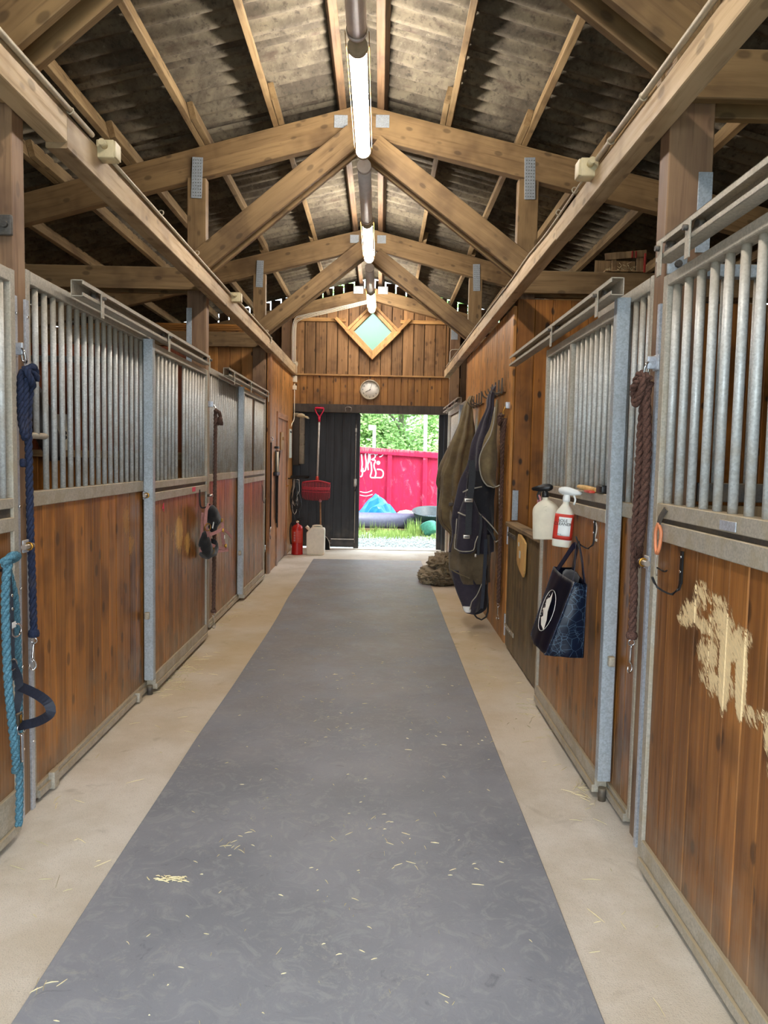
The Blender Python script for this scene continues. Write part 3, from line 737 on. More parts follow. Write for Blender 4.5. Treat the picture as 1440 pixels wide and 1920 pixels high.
def track(label, s, xc, y0, y1, z0=2.265, ends=(), brk=(), group='sliding door tracks'):
    """open C-section rail, seen from the aisle; hangers with rollers"""
    t = thing('door_track', label, 'door track', (xc, (y0 + y1) / 2, z0), group)
    a = xc - 0.028; b = xc + 0.028; H = 0.075
    wallx = (b - 0.004, b) if s > 0 else (a, a + 0.004)
    box('track_back', *wallx, y0, y1, z0, z0 + H, G_RAIL, t, 0.001, 'y')
    box('track_top', a, b, y0, y1, z0 + H - 0.004, z0 + H, G_RAIL, t, 0.001, 'y'); box('track_bottom', a, b, y0, y1, z0, z0 + 0.004, G_RAIL, t, 0.001, 'y')
    lip = (a, a + 0.004) if s > 0 else (b - 0.004, b)
    box('track_lip', *lip, y0, y1, z0 + H - 0.020, z0 + H, G_RAIL, t, 0.001, 'y'); box('track_lip', *lip, y0, y1, z0, z0 + 0.018, G_RAIL, t, 0.001, 'y')
    for y in brk:
        w_ = rod('roller_wheel', (xc - 0.012, y, z0 + 0.035), (xc + 0.012, y, z0 + 0.035), 0.026, G_OLD, t, 16)
        fx = xc - s * 0.034
        h = box('hanger', min(fx, fx - s * 0.005), max(fx, fx - s * 0.005), y - 0.018, y + 0.018, z0 - 0.06, z0 + 0.055, G_RAIL, t, 0.001)
        rod('hanger_bolt', (fx, y, z0 + 0.035), (fx - s * 0.02, y, z0 + 0.035), 0.010, G_OLD, h, 6)
    for y in ends: rbox('end_bracket', (xc, y, z0 + 0.035), (0.07, 0.01, 0.095), G_RAIL, t, 0.002, None, 1, False)
    return t
def latch(t, x, y, z, s, name='spring_latch'):
    a = rod(name, (x, y - 0.045, z), (x, y + 0.03, z), 0.011, M_ALU, t, 12); ring('latch_collar', (x, y, z), 0.014, 0.004, (0, 1, 0), M_BRASS, a, 14, 6)
    rbox('latch_plate', (x + s * 0.014, y, z), (0.006, 0.05, 0.05), G_STRIP, a, 0.002, None, 1, False)

# --- left side
f0 = stall('stall_door', 'stall door cut off by the left edge, with the turquoise rope and halter on it', 'stall door', -1, DL, 1.45, 2.945, bars=ar(1.55, 2.87, 0.088), top=(2.19, 2.24),
      rail=(1.325, 1.365), lowrail=(1.235, 1.29), z_planks=0.2, bottom_h=0.17, zb=0.03, pm=W_PLANK, group='sliding stall doors')
latch(f0, DL + 0.03, 2.965, 1.17, -1)
f1 = stall('stall_panel', 'long barred stall front behind the hanging navy rope, with rubbed marks and a gnawed spot', 'stall front', -1, XL, 3.165, 4.86, bars=ar(3.29, 4.72, 0.0872), pm=W_PL1,
      cut=(0, 1.615, 1, 3.20), group='fixed stall fronts', stiles=((0, 0.035), (-0.10, 0)), bottom_h=0.055)
rbox('floor_guide', (XL + 0.012, 3.34, 0.05), (0.03, 0.05, 0.08), G_RAIL, f1, 0.004)
rbox('floor_guide', (XL + 0.012, 4.55, 0.04), (0.03, 0.05, 0.06), G_RAIL, f1, 0.004)
b2 = ar(4.80, 5.33, 0.088) + ar(5.53, 6.14, 0.088)
f2 = stall('stall_door', 'left stall door with a glossy bare-bitten patch beside the rose halter', 'stall door', -1, DL, 4.70, 6.20, dep=0.055, bars=b2, pm=W_PL2, top=(2.19, 2.235), rail=(1.325, 1.37), lowrail=(1.245, 1.30),
      stiles=((-0.03, 0),), bottom_h=0.10, zb=0.03, group='sliding stall doors')
box('door_post', DL - 0.060, DL, 4.695, 4.745, 0.10, 2.255, G_POST, f2, 0.004)
rod('guide_wheel', (DL - 0.03, 4.72, 0.06), (DL - 0.03, 4.72, 0.0), 0.018, G_OLD, f2, 12)
latch(f2, DL - 0.035, 4.68, 1.285, -1)
rbox('floor_latch', (DL - 0.035, 4.685, 0.52), (0.03, 0.03, 0.045), G_RAIL, f2, 0.006)
f2b = rbox('pink_tape', (DL + 0.003, 5.72, 1.28), (0.003, 0.09, 0.035), M_PINK, f2, 0.001, None, 1, False); f2b['label'] = 'pink tape'
n4 = text('door_number', '4', 0.085, basis((DL - 0.0085, 4.95, 1.19), (0, 1, 0), (0, 0, 1)), M_PINK, f2, 0.001); n4['label'] = 'pink chalk number 4'
track('door track over the long left stall front and its sliding door', -1, -1.405, 3.50, 6.08, 2.262, ends=(), brk=(3.72, 4.88, 6.03))
f3 = stall('stall_panel', 'densely barred stall front with a rosy sheen, left of the far left door', 'stall front', -1, XL, 6.48, 7.95, bars=ar(6.56, 7.82, 0.088), group='fixed stall fronts',
      stiles=((0, 0.035), (-0.08, 0)), pm=W_PL2)
f4 = stall('stall_door', 'far left stall door next to the tack room corner', 'stall door', -1, DL, 7.82, 9.30, dep=0.055, bars=ar(7.92, 8.42, 0.088) + ar(8.66, 9.22, 0.088), pm=W_PL2, top=(2.19, 2.235), rail=(1.325, 1.37),
      lowrail=(1.245, 1.30), stiles=((-0.03, 0),), bottom_h=0.10, zb=0.03, group='sliding stall doors')
box('door_post', DL - 0.060, DL, 7.815, 7.865, 0.08, 2.255, G_POST, f4, 0.004)
rbox('floor_latch', (DL - 0.03, 7.80, 0.52), (0.03, 0.03, 0.045), G_RAIL, f4, 0.006)
tube('wire_hook', [(DL + 0.006, 9.02, 1.2), (DL + 0.02, 9.0, 1.12), (DL + 0.02, 9.0, 1.02), (DL + 0.03, 9.06, 0.97), (DL + 0.03, 9.13, 1.03)], 0.005, G_OLD, f4, 0.02, 6)
track('door track over the far left stall door', -1, -1.405, 6.85, 9.25, 2.262, ends=(), brk=(7.05, 7.95, 9.18))

# --- right side
g0 = stall('stall_door', 'big stall door at the right edge with pale scraped bare wood', 'stall door', 1, DR, 0.55, 2.765, dep=0.055, bars=ar(0.7, 2.70, 0.099), pm=W_PR, top=(2.185, 2.225), rail=(1.352, 1.405),
      lowrail=(1.27, 1.335), bottom_h=0.10, zb=0.025, group='sliding stall doors', plank_w=0.112, barr=0.0145)
rbox('worn_notch', (DR - 0.003, 2.16, 1.372), (0.004, 0.10, 0.03), G_STRIP, g0, 0.001, None, 1, False)
track('door track on the near right stall, above the widest bars', 1, 1.0, 0.4, 2.72, 2.262, brk=(2.66, 2.42), ends=())
g1 = stall('stall_panel', 'narrow barred stall front behind the thick brown rope on the right', 'stall front', 1, XR, 3.04, 3.80, bars=ar(3.12, 3.72, 0.088), pm=W_PLANK, cut=(0, 1.565, 1, 3.06), group='fixed stall fronts',
      stiles=((0, 0.03), (-0.035, 0)), bottom_h=0.055)
g2 = stall('stall_door', 'right stall door marked 2 with the tote bag and spray bottles on it', 'stall door', 1, DR, 3.30, 4.68, dep=0.055, bars=ar(3.42, 4.62, 0.088), pm=W_PLANK, top=(2.185, 2.23), rail=(1.36, 1.405),
      lowrail=(1.275, 1.335), stiles=((-0.03, 0),), bottom_h=0.10, zb=0.03, group='sliding stall doors', midstile=4.10)
box('door_post', DR, DR + 0.060, 3.295, 3.345, 0.10, 2.265, G_POST, g2, 0.004)
rod('guide_wheel', (DR + 0.03, 3.32, 0.06), (DR + 0.03, 3.32, 0.0), 0.018, G_OLD, g2, 12)
rbox('floor_latch', (DR + 0.035, 3.282, 0.66), (0.03, 0.03, 0.045), G_RAIL, g2, 0.006)
nm = text('door_number', '2', 0.13, basis((DR + 0.0095, 3.515, 1.215), (0, -1, 0), (0, 0, 1)), M_WHITE, g2, 0.001); nm['label'] = 'white painted number 2'
track('door track over the stall door marked 2', 1, 1.0, 3.24, 5.75, 2.262, ends=(), brk=(3.42, 4.32))

# half door
hd = thing('half_door', 'weathered grey-brown plank half door with strap hinges on the right', 'half door', (1.09, 5.5, 0), None)
for k in range(11):
    a = 4.93 + 0.107 * k; box('plank', 1.07 + random.uniform(0, 0.003), 1.105, a + 0.002, a + 0.105, 0.025, 1.01, W_HALF, hd, 0.005)
box('cap_board', 1.05, 1.15, 4.90, 6.14, 1.01, 1.045, W_CHEW, hd, 0.006, 'y')
box('hinge_strap', 1.062, 1.068, 5.78, 6.10, 0.93, 0.965, G_OLD, hd, 0.001, 'y')
box('hinge_strap', 1.062, 1.068, 5.72, 6.10, 0.17, 0.205, G_RAIL, hd, 0.001, 'y')
box('hinge_plate', 1.060, 1.068, 6.10, 6.13, 0.86, 1.03, G_STRIP, hd, 0.001); box('hinge_plate', 1.060, 1.068, 6.10, 6.13, 0.10, 0.28, G_STRIP, hd, 0.001)
for y in (5.85, 5.95, 6.05):
    rod('hinge_bolt', (1.062, y, 0.948), (1.056, y, 0.948), 0.007, G_OLD, hd, 8); rod('hinge_bolt', (1.062, y, 0.188), (1.056, y, 0.188), 0.007, M_CHROME, hd, 8)
hp = thing('plaque', 'small golden wooden heart-shaped board screwed to the half door', 'plaque', (1.055, 5.42, 0.84))
poly_prism('heart_board', [(5.28, 0.96), (5.33, 0.975), (5.38, 0.985), (5.44, 0.995), (5.50, 1.005), (5.55, 1.0), (5.575, 0.96), (5.575, 0.80), (5.54, 0.77), (5.45, 0.74), (5.33, 0.71), (5.285, 0.76)], 'yz', 1.045, 1.060, W_PALE, hp, 0.002)
rbox('paper_note', (1.043, 5.45, 0.86), (0.002, 0.05, 0.055), M_PAPER, hp, 0.0005, None, 1, False); rbox('paper_note', (1.043, 5.50, 0.93), (0.002, 0.03, 0.03), M_PAPER, hp, 0.0005, None, 1, False)

# ================================================================== INNER WALLS
def plank_wall(t, axis, c0, c1, a, b, z0, z1, mat, w_=0.14, jit=0.003, gap=0.0008, ch=0.004, zf=None):
    """vertical planks; axis 'x' = wall running along x at depth c0..c1 in y, axis 'y' = wall running along y at c0..c1 in x"""
    n = max(1, round(abs(b - a) / w_)); d = (b - a) / n
    for k in range(n):
        p, q = a + d * k + gap, a + d * (k + 1) - gap; j = random.uniform(0, jit); zt = zf((p + q) / 2) if zf else z1
        if axis == 'x': box('plank', p, q, c0 + j, c1, z0, zt, mat, t, ch)
        else: box('plank', c0 + (j if c1 > c0 else -j), c1, p, q, z0, zt, mat, t, ch)
# rug wall on the right (aisle face) and its cross wall facing the camera
w1 = struct('wall_aisle_right', (XR, 7.9, 0)); plank_wall(w1, 'y', XR, XR + 0.028, 6.235, 9.57, 0.0, 2.815, W_WALL, 0.145)
w2 = struct('wall_cross_right', (2.6, 6.23, 0)); plank_wall(w2, 'x', 6.235, 6.262, XR + 0.03, 4.2, 0.0, 2.87, W_PART, 0.15)
# cross walls left and right between the other stalls
w3 = struct('wall_cross_left', (-3, 6.42, 0)); plank_wall(w3, 'x', 6.40, 6.43, -4.6, -1.65, 0.0, 1.50, W_PART, 0.14); plank_wall(w3, 'x', 6.405, 6.43, -4.6, -1.65, 1.56, 2.45, W_DEEP, 0.14)
box('partition_rail', -4.6, -1.65, 6.36, 6.44, 1.50, 1.56, W_CHEW, w3, 0.003, 'x'); box('partition_rail', -4.6, -1.65, 6.37, 6.44, 2.30, 2.35, G_OLD, w3, 0.003, 'x')
w4 = struct('wall_tack_cross', (-3, 9.63, 0)); plank_wall(w4, 'x', 9.66, 9.69, -4.6, -1.645, 0.0, 2.92, W_WALL, 0.15)
XT = -1.44
w5 = struct('wall_tack', (XT, 11, 0))
plank_wall(w5, 'y', XT - 0.03, XT, 9.72, 10.42, 0.0, 2.86, W_WALL, 0.14); plank_wall(w5, 'y', XT - 0.03, XT, 11.62, 12.36, 0.0, 2.86, W_WALL, 0.14)
plank_wall(w5, 'y', XT - 0.03, XT, 10.42, 11.62, 2.16, 2.86, W_WALL, 0.14)
box('corner_board', XT - 0.02, XT + 0.015, 9.72, 9.86, 0.0, 2.86, W_TDOOR, w5, 0.004)
w6 = struct('wall_near_left', (-3, 3.1, 0)); plank_wall(w6, 'x', 3.075, 3.145, -4.6, -1.66, 0.0, 1.45, W_DEEP, 0.14)
# right partition with bars and chewed boards seen through the big door
pt = thing('stall_partition', 'stall partition with bars and a badly chewed board behind the near right bars', 'partition', (2.7, 3.0, 0))
box('top_rail', 1.27, 4.2, 2.98, 3.03, 2.285, 2.335, G_POST, pt, 0.003, 'x'); box('middle_rail', 1.27, 4.2, 2.97, 3.04, 1.40, 1.475, G_OLD, pt, 0.003, 'x')
for k in range(22): rod('bar', (1.35 + 0.13 * k, 3.005, 1.475), (1.35 + 0.13 * k, 3.005, 2.285), 0.0125, G_BAR, pt, 10)
def ragged(name, x0, x1, z0, z1, y, mat, par, amp):
    pts = [(x0, z1), (x1, z1)]; n = 60
    for i in range(n + 1):
        x = x1 + (x0 - x1) * i / n; pts.append((x, z0 + amp * (abs(mnoise.noise(Vector((x * 9, z0 * 7, 0)))) * 1.6 + 0.5 * random.random() * (i % 2))))
    return poly_prism(name, pts, 'xz', y - 0.018, y + 0.018, mat, par)
ragged('chewed_board', 1.27, 4.2, 1.24, 1.385, 3.0, W_CHEW, pt, 0.07)
ragged('chewed_board', 1.27, 4.2, 1.06, 1.20, 3.005, W_CHEW, pt, 0.10)
for k in range(5): box('board', 1.27, 4.2, 2.985, 3.02, 0.02 + 0.2 * k, 0.21 + 0.2 * k, W_DEEP, pt, 0.004, 'x')
bm = bmesh.new()
for k in range(130):
    x = random.uniform(1.3, 3.4); z = random.uniform(1.05, 1.30); a = random.uniform(-0.9, 0.1); L = random.uniform(0.04, 0.13); y = random.uniform(2.95, 2.98)
    p = Vector((x, y, z)); d = Vector((math.cos(a), 0.1, math.sin(a))) * L; s = Vector((-math.sin(a), 0, math.cos(a))) * 0.004
    bm.faces.new([bm.verts.new(q) for q in (p - s, p + d, p + s)])
tag(finish('splinters', bm, W_CHEW, pt), kind='stuff')
# bedding in the stalls
tag(box('bedding', -4.6, -1.66, 3.2, 6.35, 0.0, 0.08, M_FLOORBED, None, 0.0, 'y'), 'straw and peat bedding on the floor of the left stalls', 'bedding', None, 'stuff')
tag(box('bedding', 1.3, 4.2, 3.1, 6.2, 0.0, 0.08, M_FLOORBED, None, 0.0, 'y'), 'straw and peat bedding on the floor of the right stall', 'bedding', None, 'stuff')

# far right stall front beyond the rugs
g3 = stall('stall_door', 'far right stall door half hidden behind the hanging rugs', 'stall door', 1, DR, 9.76, 11.10, dep=0.055, bars=ar(9.86, 11.0, 0.09), pm=W_PLANK, top=(2.185, 2.23), rail=(1.36, 1.405), stiles=((-0.03, 0),), bottom_h=0.10, zb=0.03, group='sliding stall doors')
box('door_post', DR, DR + 0.060, 9.755, 9.81, 0.10, 2.255, G_POST, g3, 0.004)
stall('stall_panel', 'far right fixed stall front beyond the rug wall', 'stall front', 1, XR, 9.62, 12.0, bars=ar(9.72, 11.9, 0.09), group='fixed stall fronts')
track('far right door track pointing at the dark doorway', 1, 1.0, 9.6, 11.7, 2.262, ends=(), brk=(9.9, 10.9))
# horizontal dark boards above it
w7 = struct('wall_far_right', (1.2, 11, 0)); plank_wall(w7, 'x', 12.35, 12.38, 1.30, 4.2, 0, 3.2, W_DARK, 0.16)

# ================================================================== GABLE WALL, DOORWAY
wg = struct('wall_gable', (RX, 12.5, 0))
CXW, CZW, HD = -0.155, 3.62, 0.335       # diamond window
YG = 12.50
# lower band
k = 0; x = -1.46
while x < 1.75:
    wd = 0.112; box('plank', x + 0.0015, x + wd - 0.0015, YG + random.uniform(0, 0.003), YG + 0.03, 2.40, 2.885, W_BAND, wg, 0.004); x += wd
box('ledge', -1.47, 1.13, YG - 0.035, YG + 0.03, 2.885, 2.91, W_FRAME, wg, 0.003, 'x')
# upper boards with dark gaps, cut around the diamond
def gable_plank(x0, x1, ztop):
    ym = YG + 0.012 + random.uniform(0, 0.006)
    xc = (x0 + x1) / 2; dd = abs(xc - CXW); half = HD + 0.05
    segs = [(2.91, ztop)]
    if dd < half: segs = [(2.91, CZW - (half - dd)), (CZW + (half - dd), ztop)]
    for a, b in segs:
        if b - a > 0.02:
            o = box('plank', x0, x1, ym, ym + 0.022, a, b, W_GABLE, wg, 0.003)
            for gx in (x0 + (x1 - x0) * 0.33, x0 + (x1 - x0) * 0.67):
                box('groove', gx - 0.0035, gx + 0.0035, ym - 0.003, ym + 0.001, a, b, W_GABLE, o, 0.001)
x = -1.45
while x < 1.08:
    w_ = 0.168; gable_plank(x, min(x + w_, 1.11), rz(x + w_ / 2) - 0.26); x += w_ + 0.012
box('backing', -1.47, -0.72, YG + 0.045, YG + 0.06, 2.4, 3.95, W_DARK, wg, 0.001); box('backing', 0.41, 1.13, YG + 0.045, YG + 0.06, 2.4, 3.95, W_DARK, wg, 0.001)
box('backing', -0.72, 0.41, YG + 0.045, YG + 0.06, 2.4, 3.05, W_DARK, wg, 0.001, 'x')
for s in (-1, 1):
    poly_prism('backing', [(CXW, 3.0), (CXW + s * 0.57, 3.0), (CXW + s * 0.57, CZW), (CXW + s * HD, CZW), (CXW, CZW - HD)], 'xz', YG + 0.045, YG + 0.06, W_DARK, wg)
    poly_prism('backing', [(CXW, 4.15), (CXW + s * 0.57, 4.0), (CXW + s * 0.57, CZW), (CXW + s * HD, CZW), (CXW, CZW + HD)], 'xz', YG + 0.045, YG + 0.06, W_DARK, wg)
box('cross_board', -1.45, -0.60, YG - 0.03, YG + 0.01, 3.765, 3.825, W_FRAME, wg, 0.004, 'x'); box('cross_board', 0.30, 1.11, YG - 0.03, YG + 0.01, 3.755, 3.815, W_FRAME, wg, 0.004, 'x')
# diamond window
wi = struct('window_1', (CXW, YG, CZW))
def dia(name, r0, r1, y0, y1, par, mat, quad=None):
    cs = [(0, 1), (1, 0), (0, -1), (-1, 0)]
    for i in range(4):
        a, b = cs[i], cs[(i + 1) % 4]
        if quad and i not in quad: continue
        poly_prism(name, [(CXW + a[0] * r0, CZW + a[1] * r0), (CXW + b[0] * r0, CZW + b[1] * r0), (CXW + b[0] * r1, CZW + b[1] * r1), (CXW + a[0] * r1, CZW + a[1] * r1)], 'xz', y0, y1, mat, par, 0.003)
dia('window_frame', 0.315, 0.40, YG - 0.045, YG + 0.09, wi, W_FRAME)
dia('window_frame', 0.40, 0.465, YG - 0.07, YG + 0.02, wi, W_FRAME, (1, 2))
dia('window_frame', 0.41, 0.47, YG - 0.03, YG + 0.02, wi, W_FRAME, (0, 3))
for s in (-1, 1):   # the lower frame boards run on upwards past the corners
    board('window_frame', (CXW + s * 0.42, YG - 0.025, CZW + 0.01), (CXW + s * 0.61, YG - 0.025, CZW + 0.20), 0.09, 0.055, W_FRAME, wi, (0, 1, 0), 0.003)
poly_prism('pane', [(CXW, CZW + 0.33), (CXW + 0.33, CZW), (CXW, CZW - 0.33), (CXW - 0.33, CZW)], 'xz', YG + 0.05, YG + 0.056, M_PANE, wi)
# outer gable boards with daylight gaps above the inner boarding
wo = struct('wall_gable_outer', (RX, 12.9, 0)); x = -4.7
while x < 4.3:
    x1 = x + 0.156; xc = (x + x1) / 2; zt = rz(xc) + 0.146
    lo = 0.0 if (x1 < -1.5 or x > 1.25) else 2.30
    segs = [(lo, zt - 0.36)]
    if abs(xc - CXW) < 0.48: segs = [(lo, 3.1)]
    for a, b in segs: box('plank', x - 0.001, x1 + 0.019, 12.86, 12.885, a, b, W_DARK, wo, 0.001)
    box('plank', x, x1, 12.855, 12.875, zt - 0.37, zt, W_DARK, wo, 0.002)
    x = x1 + 0.020
# lintel, jambs, doors
dr = struct('door_2', (0, 12.6, 0))
poly_prism('lintel', [(-1.47, 2.28), (1.30, 2.28), (1.36, 2.32), (1.34, 2.385), (1.27, 2.415), (-1.47, 2.415)], 'xz', 12.44, 12.60, W_LINT, dr, 0.004)
box('jamb', 0.985, 1.06, 12.58, 12.70, -0.02, 2.28, W_BLACK, dr, 0.004); box('jamb', 1.06, 1.24, 12.50, 12.62, 0.0, 2.28, W_BLACK, dr, 0.004)
box('door_edge_strip', 0.978, 0.986, 12.575, 12.585, 0.0, 2.27, M_ALU, dr, 0.001)
tube('lintel_hook', [(-0.575, 12.43, 2.30), (-0.575, 12.425, 2.365), (-0.49, 12.425, 2.365), (-0.49, 12.43, 2.30)], 0.005, M_ALU, dr, 0.01, 6)
for k in range(8):
    a = -1.47 + k * 0.14; box('door_board', a + 0.0005, a + 0.1395, 12.60, 12.635, 0.03, 2.30, W_BLACK, dr, 0.002)
box('door_stile', -0.42, -0.335, 12.575, 12.64, 0.0, 2.27, W_BLACK, dr, 0.004); box('door_bottom_rail', -0.80, -0.42, 12.57, 12.60, 0.03, 0.17, W_BLACK, dr, 0.003, 'x')
rod('bolt_rod', (-0.405, 12.565, 0.10), (-0.405, 12.565, 2.18), 0.006, M_ALU, dr, 8)
box('bottom_plate', -0.80, -0.41, 12.565, 12.57, 0.155, 0.17, M_ALU, dr, 0.001, 'x')
for z in (0.085, 0.11, 0.135): rod('spring_bar', (-0.92, 12.56, z), (-0.79, 12.56, z), 0.006, M_CHROME, dr, 8)
bmk = rbox('bolt_handle', (-0.405, 12.555, 1.12), (0.05, 0.02, 0.13), M_ALU, dr, 0.009); rbox('bolt_tip', (-0.385, 12.55, 1.03), (0.018, 0.02, 0.11), M_BLKIRON, bmk, 0.006, Matrix.Rotation(0.3, 3, 'Y'))
rbox('bolt_guide', (-0.405, 12.558, 2.0), (0.03, 0.02, 0.07), M_ALU, dr, 0.004)
th = box('trim_1', -0.42, 1.06, 12.45, 12.80, -0.02, 0.012, M_CONC, None, 0.002, 'x'); th['kind'] = 'structure'
# pine box behind the door opening: tack room door
d1 = struct('door_1', (XT, 11.0, 0))
box('door_frame', XT - 0.02, XT + 0.02, 10.42, 10.50, 0.0, 2.16, W_TDOOR, d1, 0.003); box('door_frame', XT - 0.02, XT + 0.02, 11.54, 11.62, 0.0, 2.16, W_TDOOR, d1, 0.003); box('door_frame', XT - 0.02, XT + 0.02, 10.50, 11.54, 2.08, 2.16, W_TDOOR, d1, 0.003, 'y')
for k in range(9):
    a = 10.50 + k * 0.1155; box('door_board', XT - 0.015, XT - 0.002 + random.uniform(0, 0.002), a + 0.002, a + 0.1135, 0.02, 2.08, W_TDOOR, d1, 0.005)
h1 = rbox('door_handle', (XT + 0.03, 11.45, 1.09), (0.04, 0.015, 0.015), M_BRASS, d1, 0.005); tube('lever', [(XT + 0.05, 11.45, 1.09), (XT + 0.055, 11.40, 1.085), (XT + 0.06, 11.33, 1.10)], 0.007, M_BRASS, h1, 0.01)
rbox('lock_plate', (XT + 0.004, 11.46, 1.2), (0.006, 0.03, 0.035), M_BRASS, d1, 0.002)
dp = thing('plaque', 'small light wooden name board on the tack room door', 'plaque', (XT + 0.02, 10.95, 1.7))
rbox('board', (XT + 0.012, 10.95, 1.76), (0.016, 0.30, 0.26), W_PALE, dp, 0.004); rbox('heart_knob', (XT + 0.028, 10.95, 1.80), (0.02, 0.06, 0.05), W_FRAME, dp, 0.008)

# ================================================================== LAMPS
def lamp(y0, y1, lit, label):
    x = -0.175; z = 3.93; ym = (y0 + y1) / 2
    t = thing('fluorescent_lamp', label, 'ceiling lamp', (x, ym, z), 'tube lamps hung in a row under the ridge')
    rod('tube', (x, y0 + 0.03, z), (x, y1 - 0.03, z), 0.052 if lit else 0.056, M_LIT if lit else M_UNLIT, t, 20)
    for y, s in ((y0, 1), (y1, -1)):
        c = rod('end_cap', (x, y, z), (x, y + s * 0.035, z), 0.058, M_UNLIT if not lit else M_COND, t, 20); ring('cap_ring', (x, y + s * 0.035, z), 0.057, 0.003, (0, 1, 0), M_ALU, c, 20, 6)
        w_ = rod('hanger_wire', (x, y + s * 0.12, z + 0.05), (x + 0.0, y + s * 0.12, 4.56), 0.0025, M_ALU, t, 6)
        rbox('hanger_clip', (x, y + s * 0.12, z + 0.066), (0.03, 0.02, 0.03), M_ALU, w_, 0.003)
    if lit:
        for s in (-1, 1): rod('side_wire', (x + s * 0.068, y0 - 0.12, z + 0.01), (x + s * 0.068, y1 + 0.05, z + 0.01), 0.0022, M_BRASS, t, 6)
        tube('end_loop', [(x - 0.04, y1 + 0.005, z - 0.01), (x - 0.02, y1 + 0.02, z - 0.035), (x + 0.02, y1 + 0.02, z - 0.035), (x + 0.04, y1 + 0.005, z - 0.01)], 0.0022, M_BRASS, t, 0.01, 6)
    tube('feed_cable', [(x, y1 - 0.02, z + 0.02), (x + 0.01, y1 + 0.05, z + 0.07), (x, y1 + 0.12, z + 0.03)], 0.006, M_UNLIT, t, 0.02, 6)
lamp(1.19, 2.69, True, 'lit tube lamp above the camera')
lamp(2.82, 4.38, False, 'grey unlit tube lamp cut by the top edge of the picture')
lamp(4.51, 6.04, True, 'long lit tube lamp nearest the camera, brightest of the row')
lamp(6.30, 7.67, False, 'grey unlit tube lamp between the two nearer lit tubes')
lamp(7.77, 9.18, True, 'middle lit tube lamp of the row, in front of the third truss')
lamp(9.58, 10.80, False, 'small unlit tube lamp in front of the farthest lit tube')
lamp(10.92, 12.28, True, 'farthest lit tube lamp, just above the diamond window')

# ================================================================== FLOOR THINGS
mt = thing('rubber_mat', 'long worn grey rubber mat down the middle of the aisle', 'mat', (-0.155, 4, 0))
bm = bmesh.new(); prev = None; ny = 90
for i in range(ny + 1):
    y = -1.0 + (11.15 + 1.0) * i / ny
    xl = -0.965 + 0.006 * mnoise.noise(Vector((0, y * 0.8, 0))) + (0.02 if 4 < y < 8 else 0) * math.sin((y - 4) / 4 * PI); xr = 0.652 + 0.006 * mnoise.noise(Vector((5, y * 0.8, 0)))
    row = [bm.verts.new(p) for p in ((xl, y, 0.0), (xl, y, 0.012), (xl + 0.003, y, 0.014), (xr - 0.003, y, 0.014), (xr, y, 0.012), (xr, y, 0.0))]
    if prev:
        for k in range(5): bm.faces.new((prev[k], prev[k + 1], row[k + 1], row[k]))
    else: bm.faces.new(row)
    prev = row
bm.faces.new(prev[::-1]); bmesh.ops.recalc_face_normals(bm, faces=bm.faces)
finish('mat_sheet', bm, M_MAT, mt)
# loose straw
bm = bmesh.new()
def straw(x, y, z, L, a, r=0.0008):
    d = Vector((math.cos(a), math.sin(a), 0)) * L / 2; n = Vector((-math.sin(a), math.cos(a), 0)) * r; up = Vector((0, 0, 0.0014)); p = Vector((x, y, z)); b = n * random.uniform(-2.5, 2.5)
    A = [p - d - n, p + b - n, p + d - n]; B = [p - d + n, p + b + n, p + d + n]; T = [p - d + up, p + b + up * 2.5, p + d + up]
    va = [bm.verts.new(q) for q in A]; vb = [bm.verts.new(q) for q in B]; vt = [bm.verts.new(q) for q in T]
    for i in range(2): bm.faces.new((va[i], va[i + 1], vt[i + 1], vt[i])); bm.faces.new((vt[i], vt[i + 1], vb[i + 1], vb[i]))
for k in range(260):
    straw(random.uniform(-0.93, 0.62), 1.6 + 7 * random.random() ** 1.6, 0.0142, random.uniform(0.005, 0.022), random.uniform(0, PI), 0.0008)
for cx, cy, n, sp in ((0.05, 3.0, 14, 0.16), (0.15, 2.75, 12, 0.14), (-0.55, 2.85, 14, 0.05), (-0.05, 2.3, 10, 0.3), (-0.4, 4.6, 8, 0.25), (0.3, 4.0, 16, 0.3), (-0.93, 2.05, 6, 0.03), (-0.5, 5.2, 10, 0.3)):
    for k in range(n): straw(random.gauss(cx, sp), random.gauss(cy, sp), 0.0142 if -0.95 < cx < 0.64 else 0.001, random.uniform(0.015, 0.045), random.uniform(0, PI))
for cx, cy, n, sx, sy in ((-1.36, 5.15, 90, 0.05, 0.22), (-1.30, 4.9, 10, 0.06, 0.1), (-1.38, 7.2, 26, 0.04, 0.35), (-1.40, 3.2, 5, 0.02, 0.03), (0.98, 3.4, 25, 0.03, 0.12), (0.95, 4.6, 26, 0.05, 0.5), (0.8, 2.7, 12, 0.12, 0.4), (0.8, 5.5, 30, 0.1, 0.8), (-1.15, 4.0, 14, 0.15, 0.8), (-1.2, 2.7, 8, 0.1, 0.3)):
    for k in range(n):
        x = random.gauss(cx, sx); x = max(-1.41, min(1.01, x))
        if -0.98 < x < 0.66: continue
        straw(x, random.gauss(cy, sy), 0.001 + random.random() * 0.004, random.uniform(0.015, 0.09), random.uniform(0, PI))
tag(finish('loose_straw', bm, M_STRAW, None), 'loose straw bits scattered on the aisle floor and mat', 'straw', None, 'stuff')
# straw tuft lying on the mat
bm = bmesh.new()
for k in range(40): straw(random.gauss(-0.72, 0.03), random.gauss(2.60, 0.010), 0.0145 + random.random() * 0.006, random.uniform(0.01, 0.035), random.gauss(0, 0.5), 0.002)
tag(finish('straw_tuft', bm, M_STRAW, None), 'small pale straw clump on the near left part of the mat', 'straw', None, 'stuff')

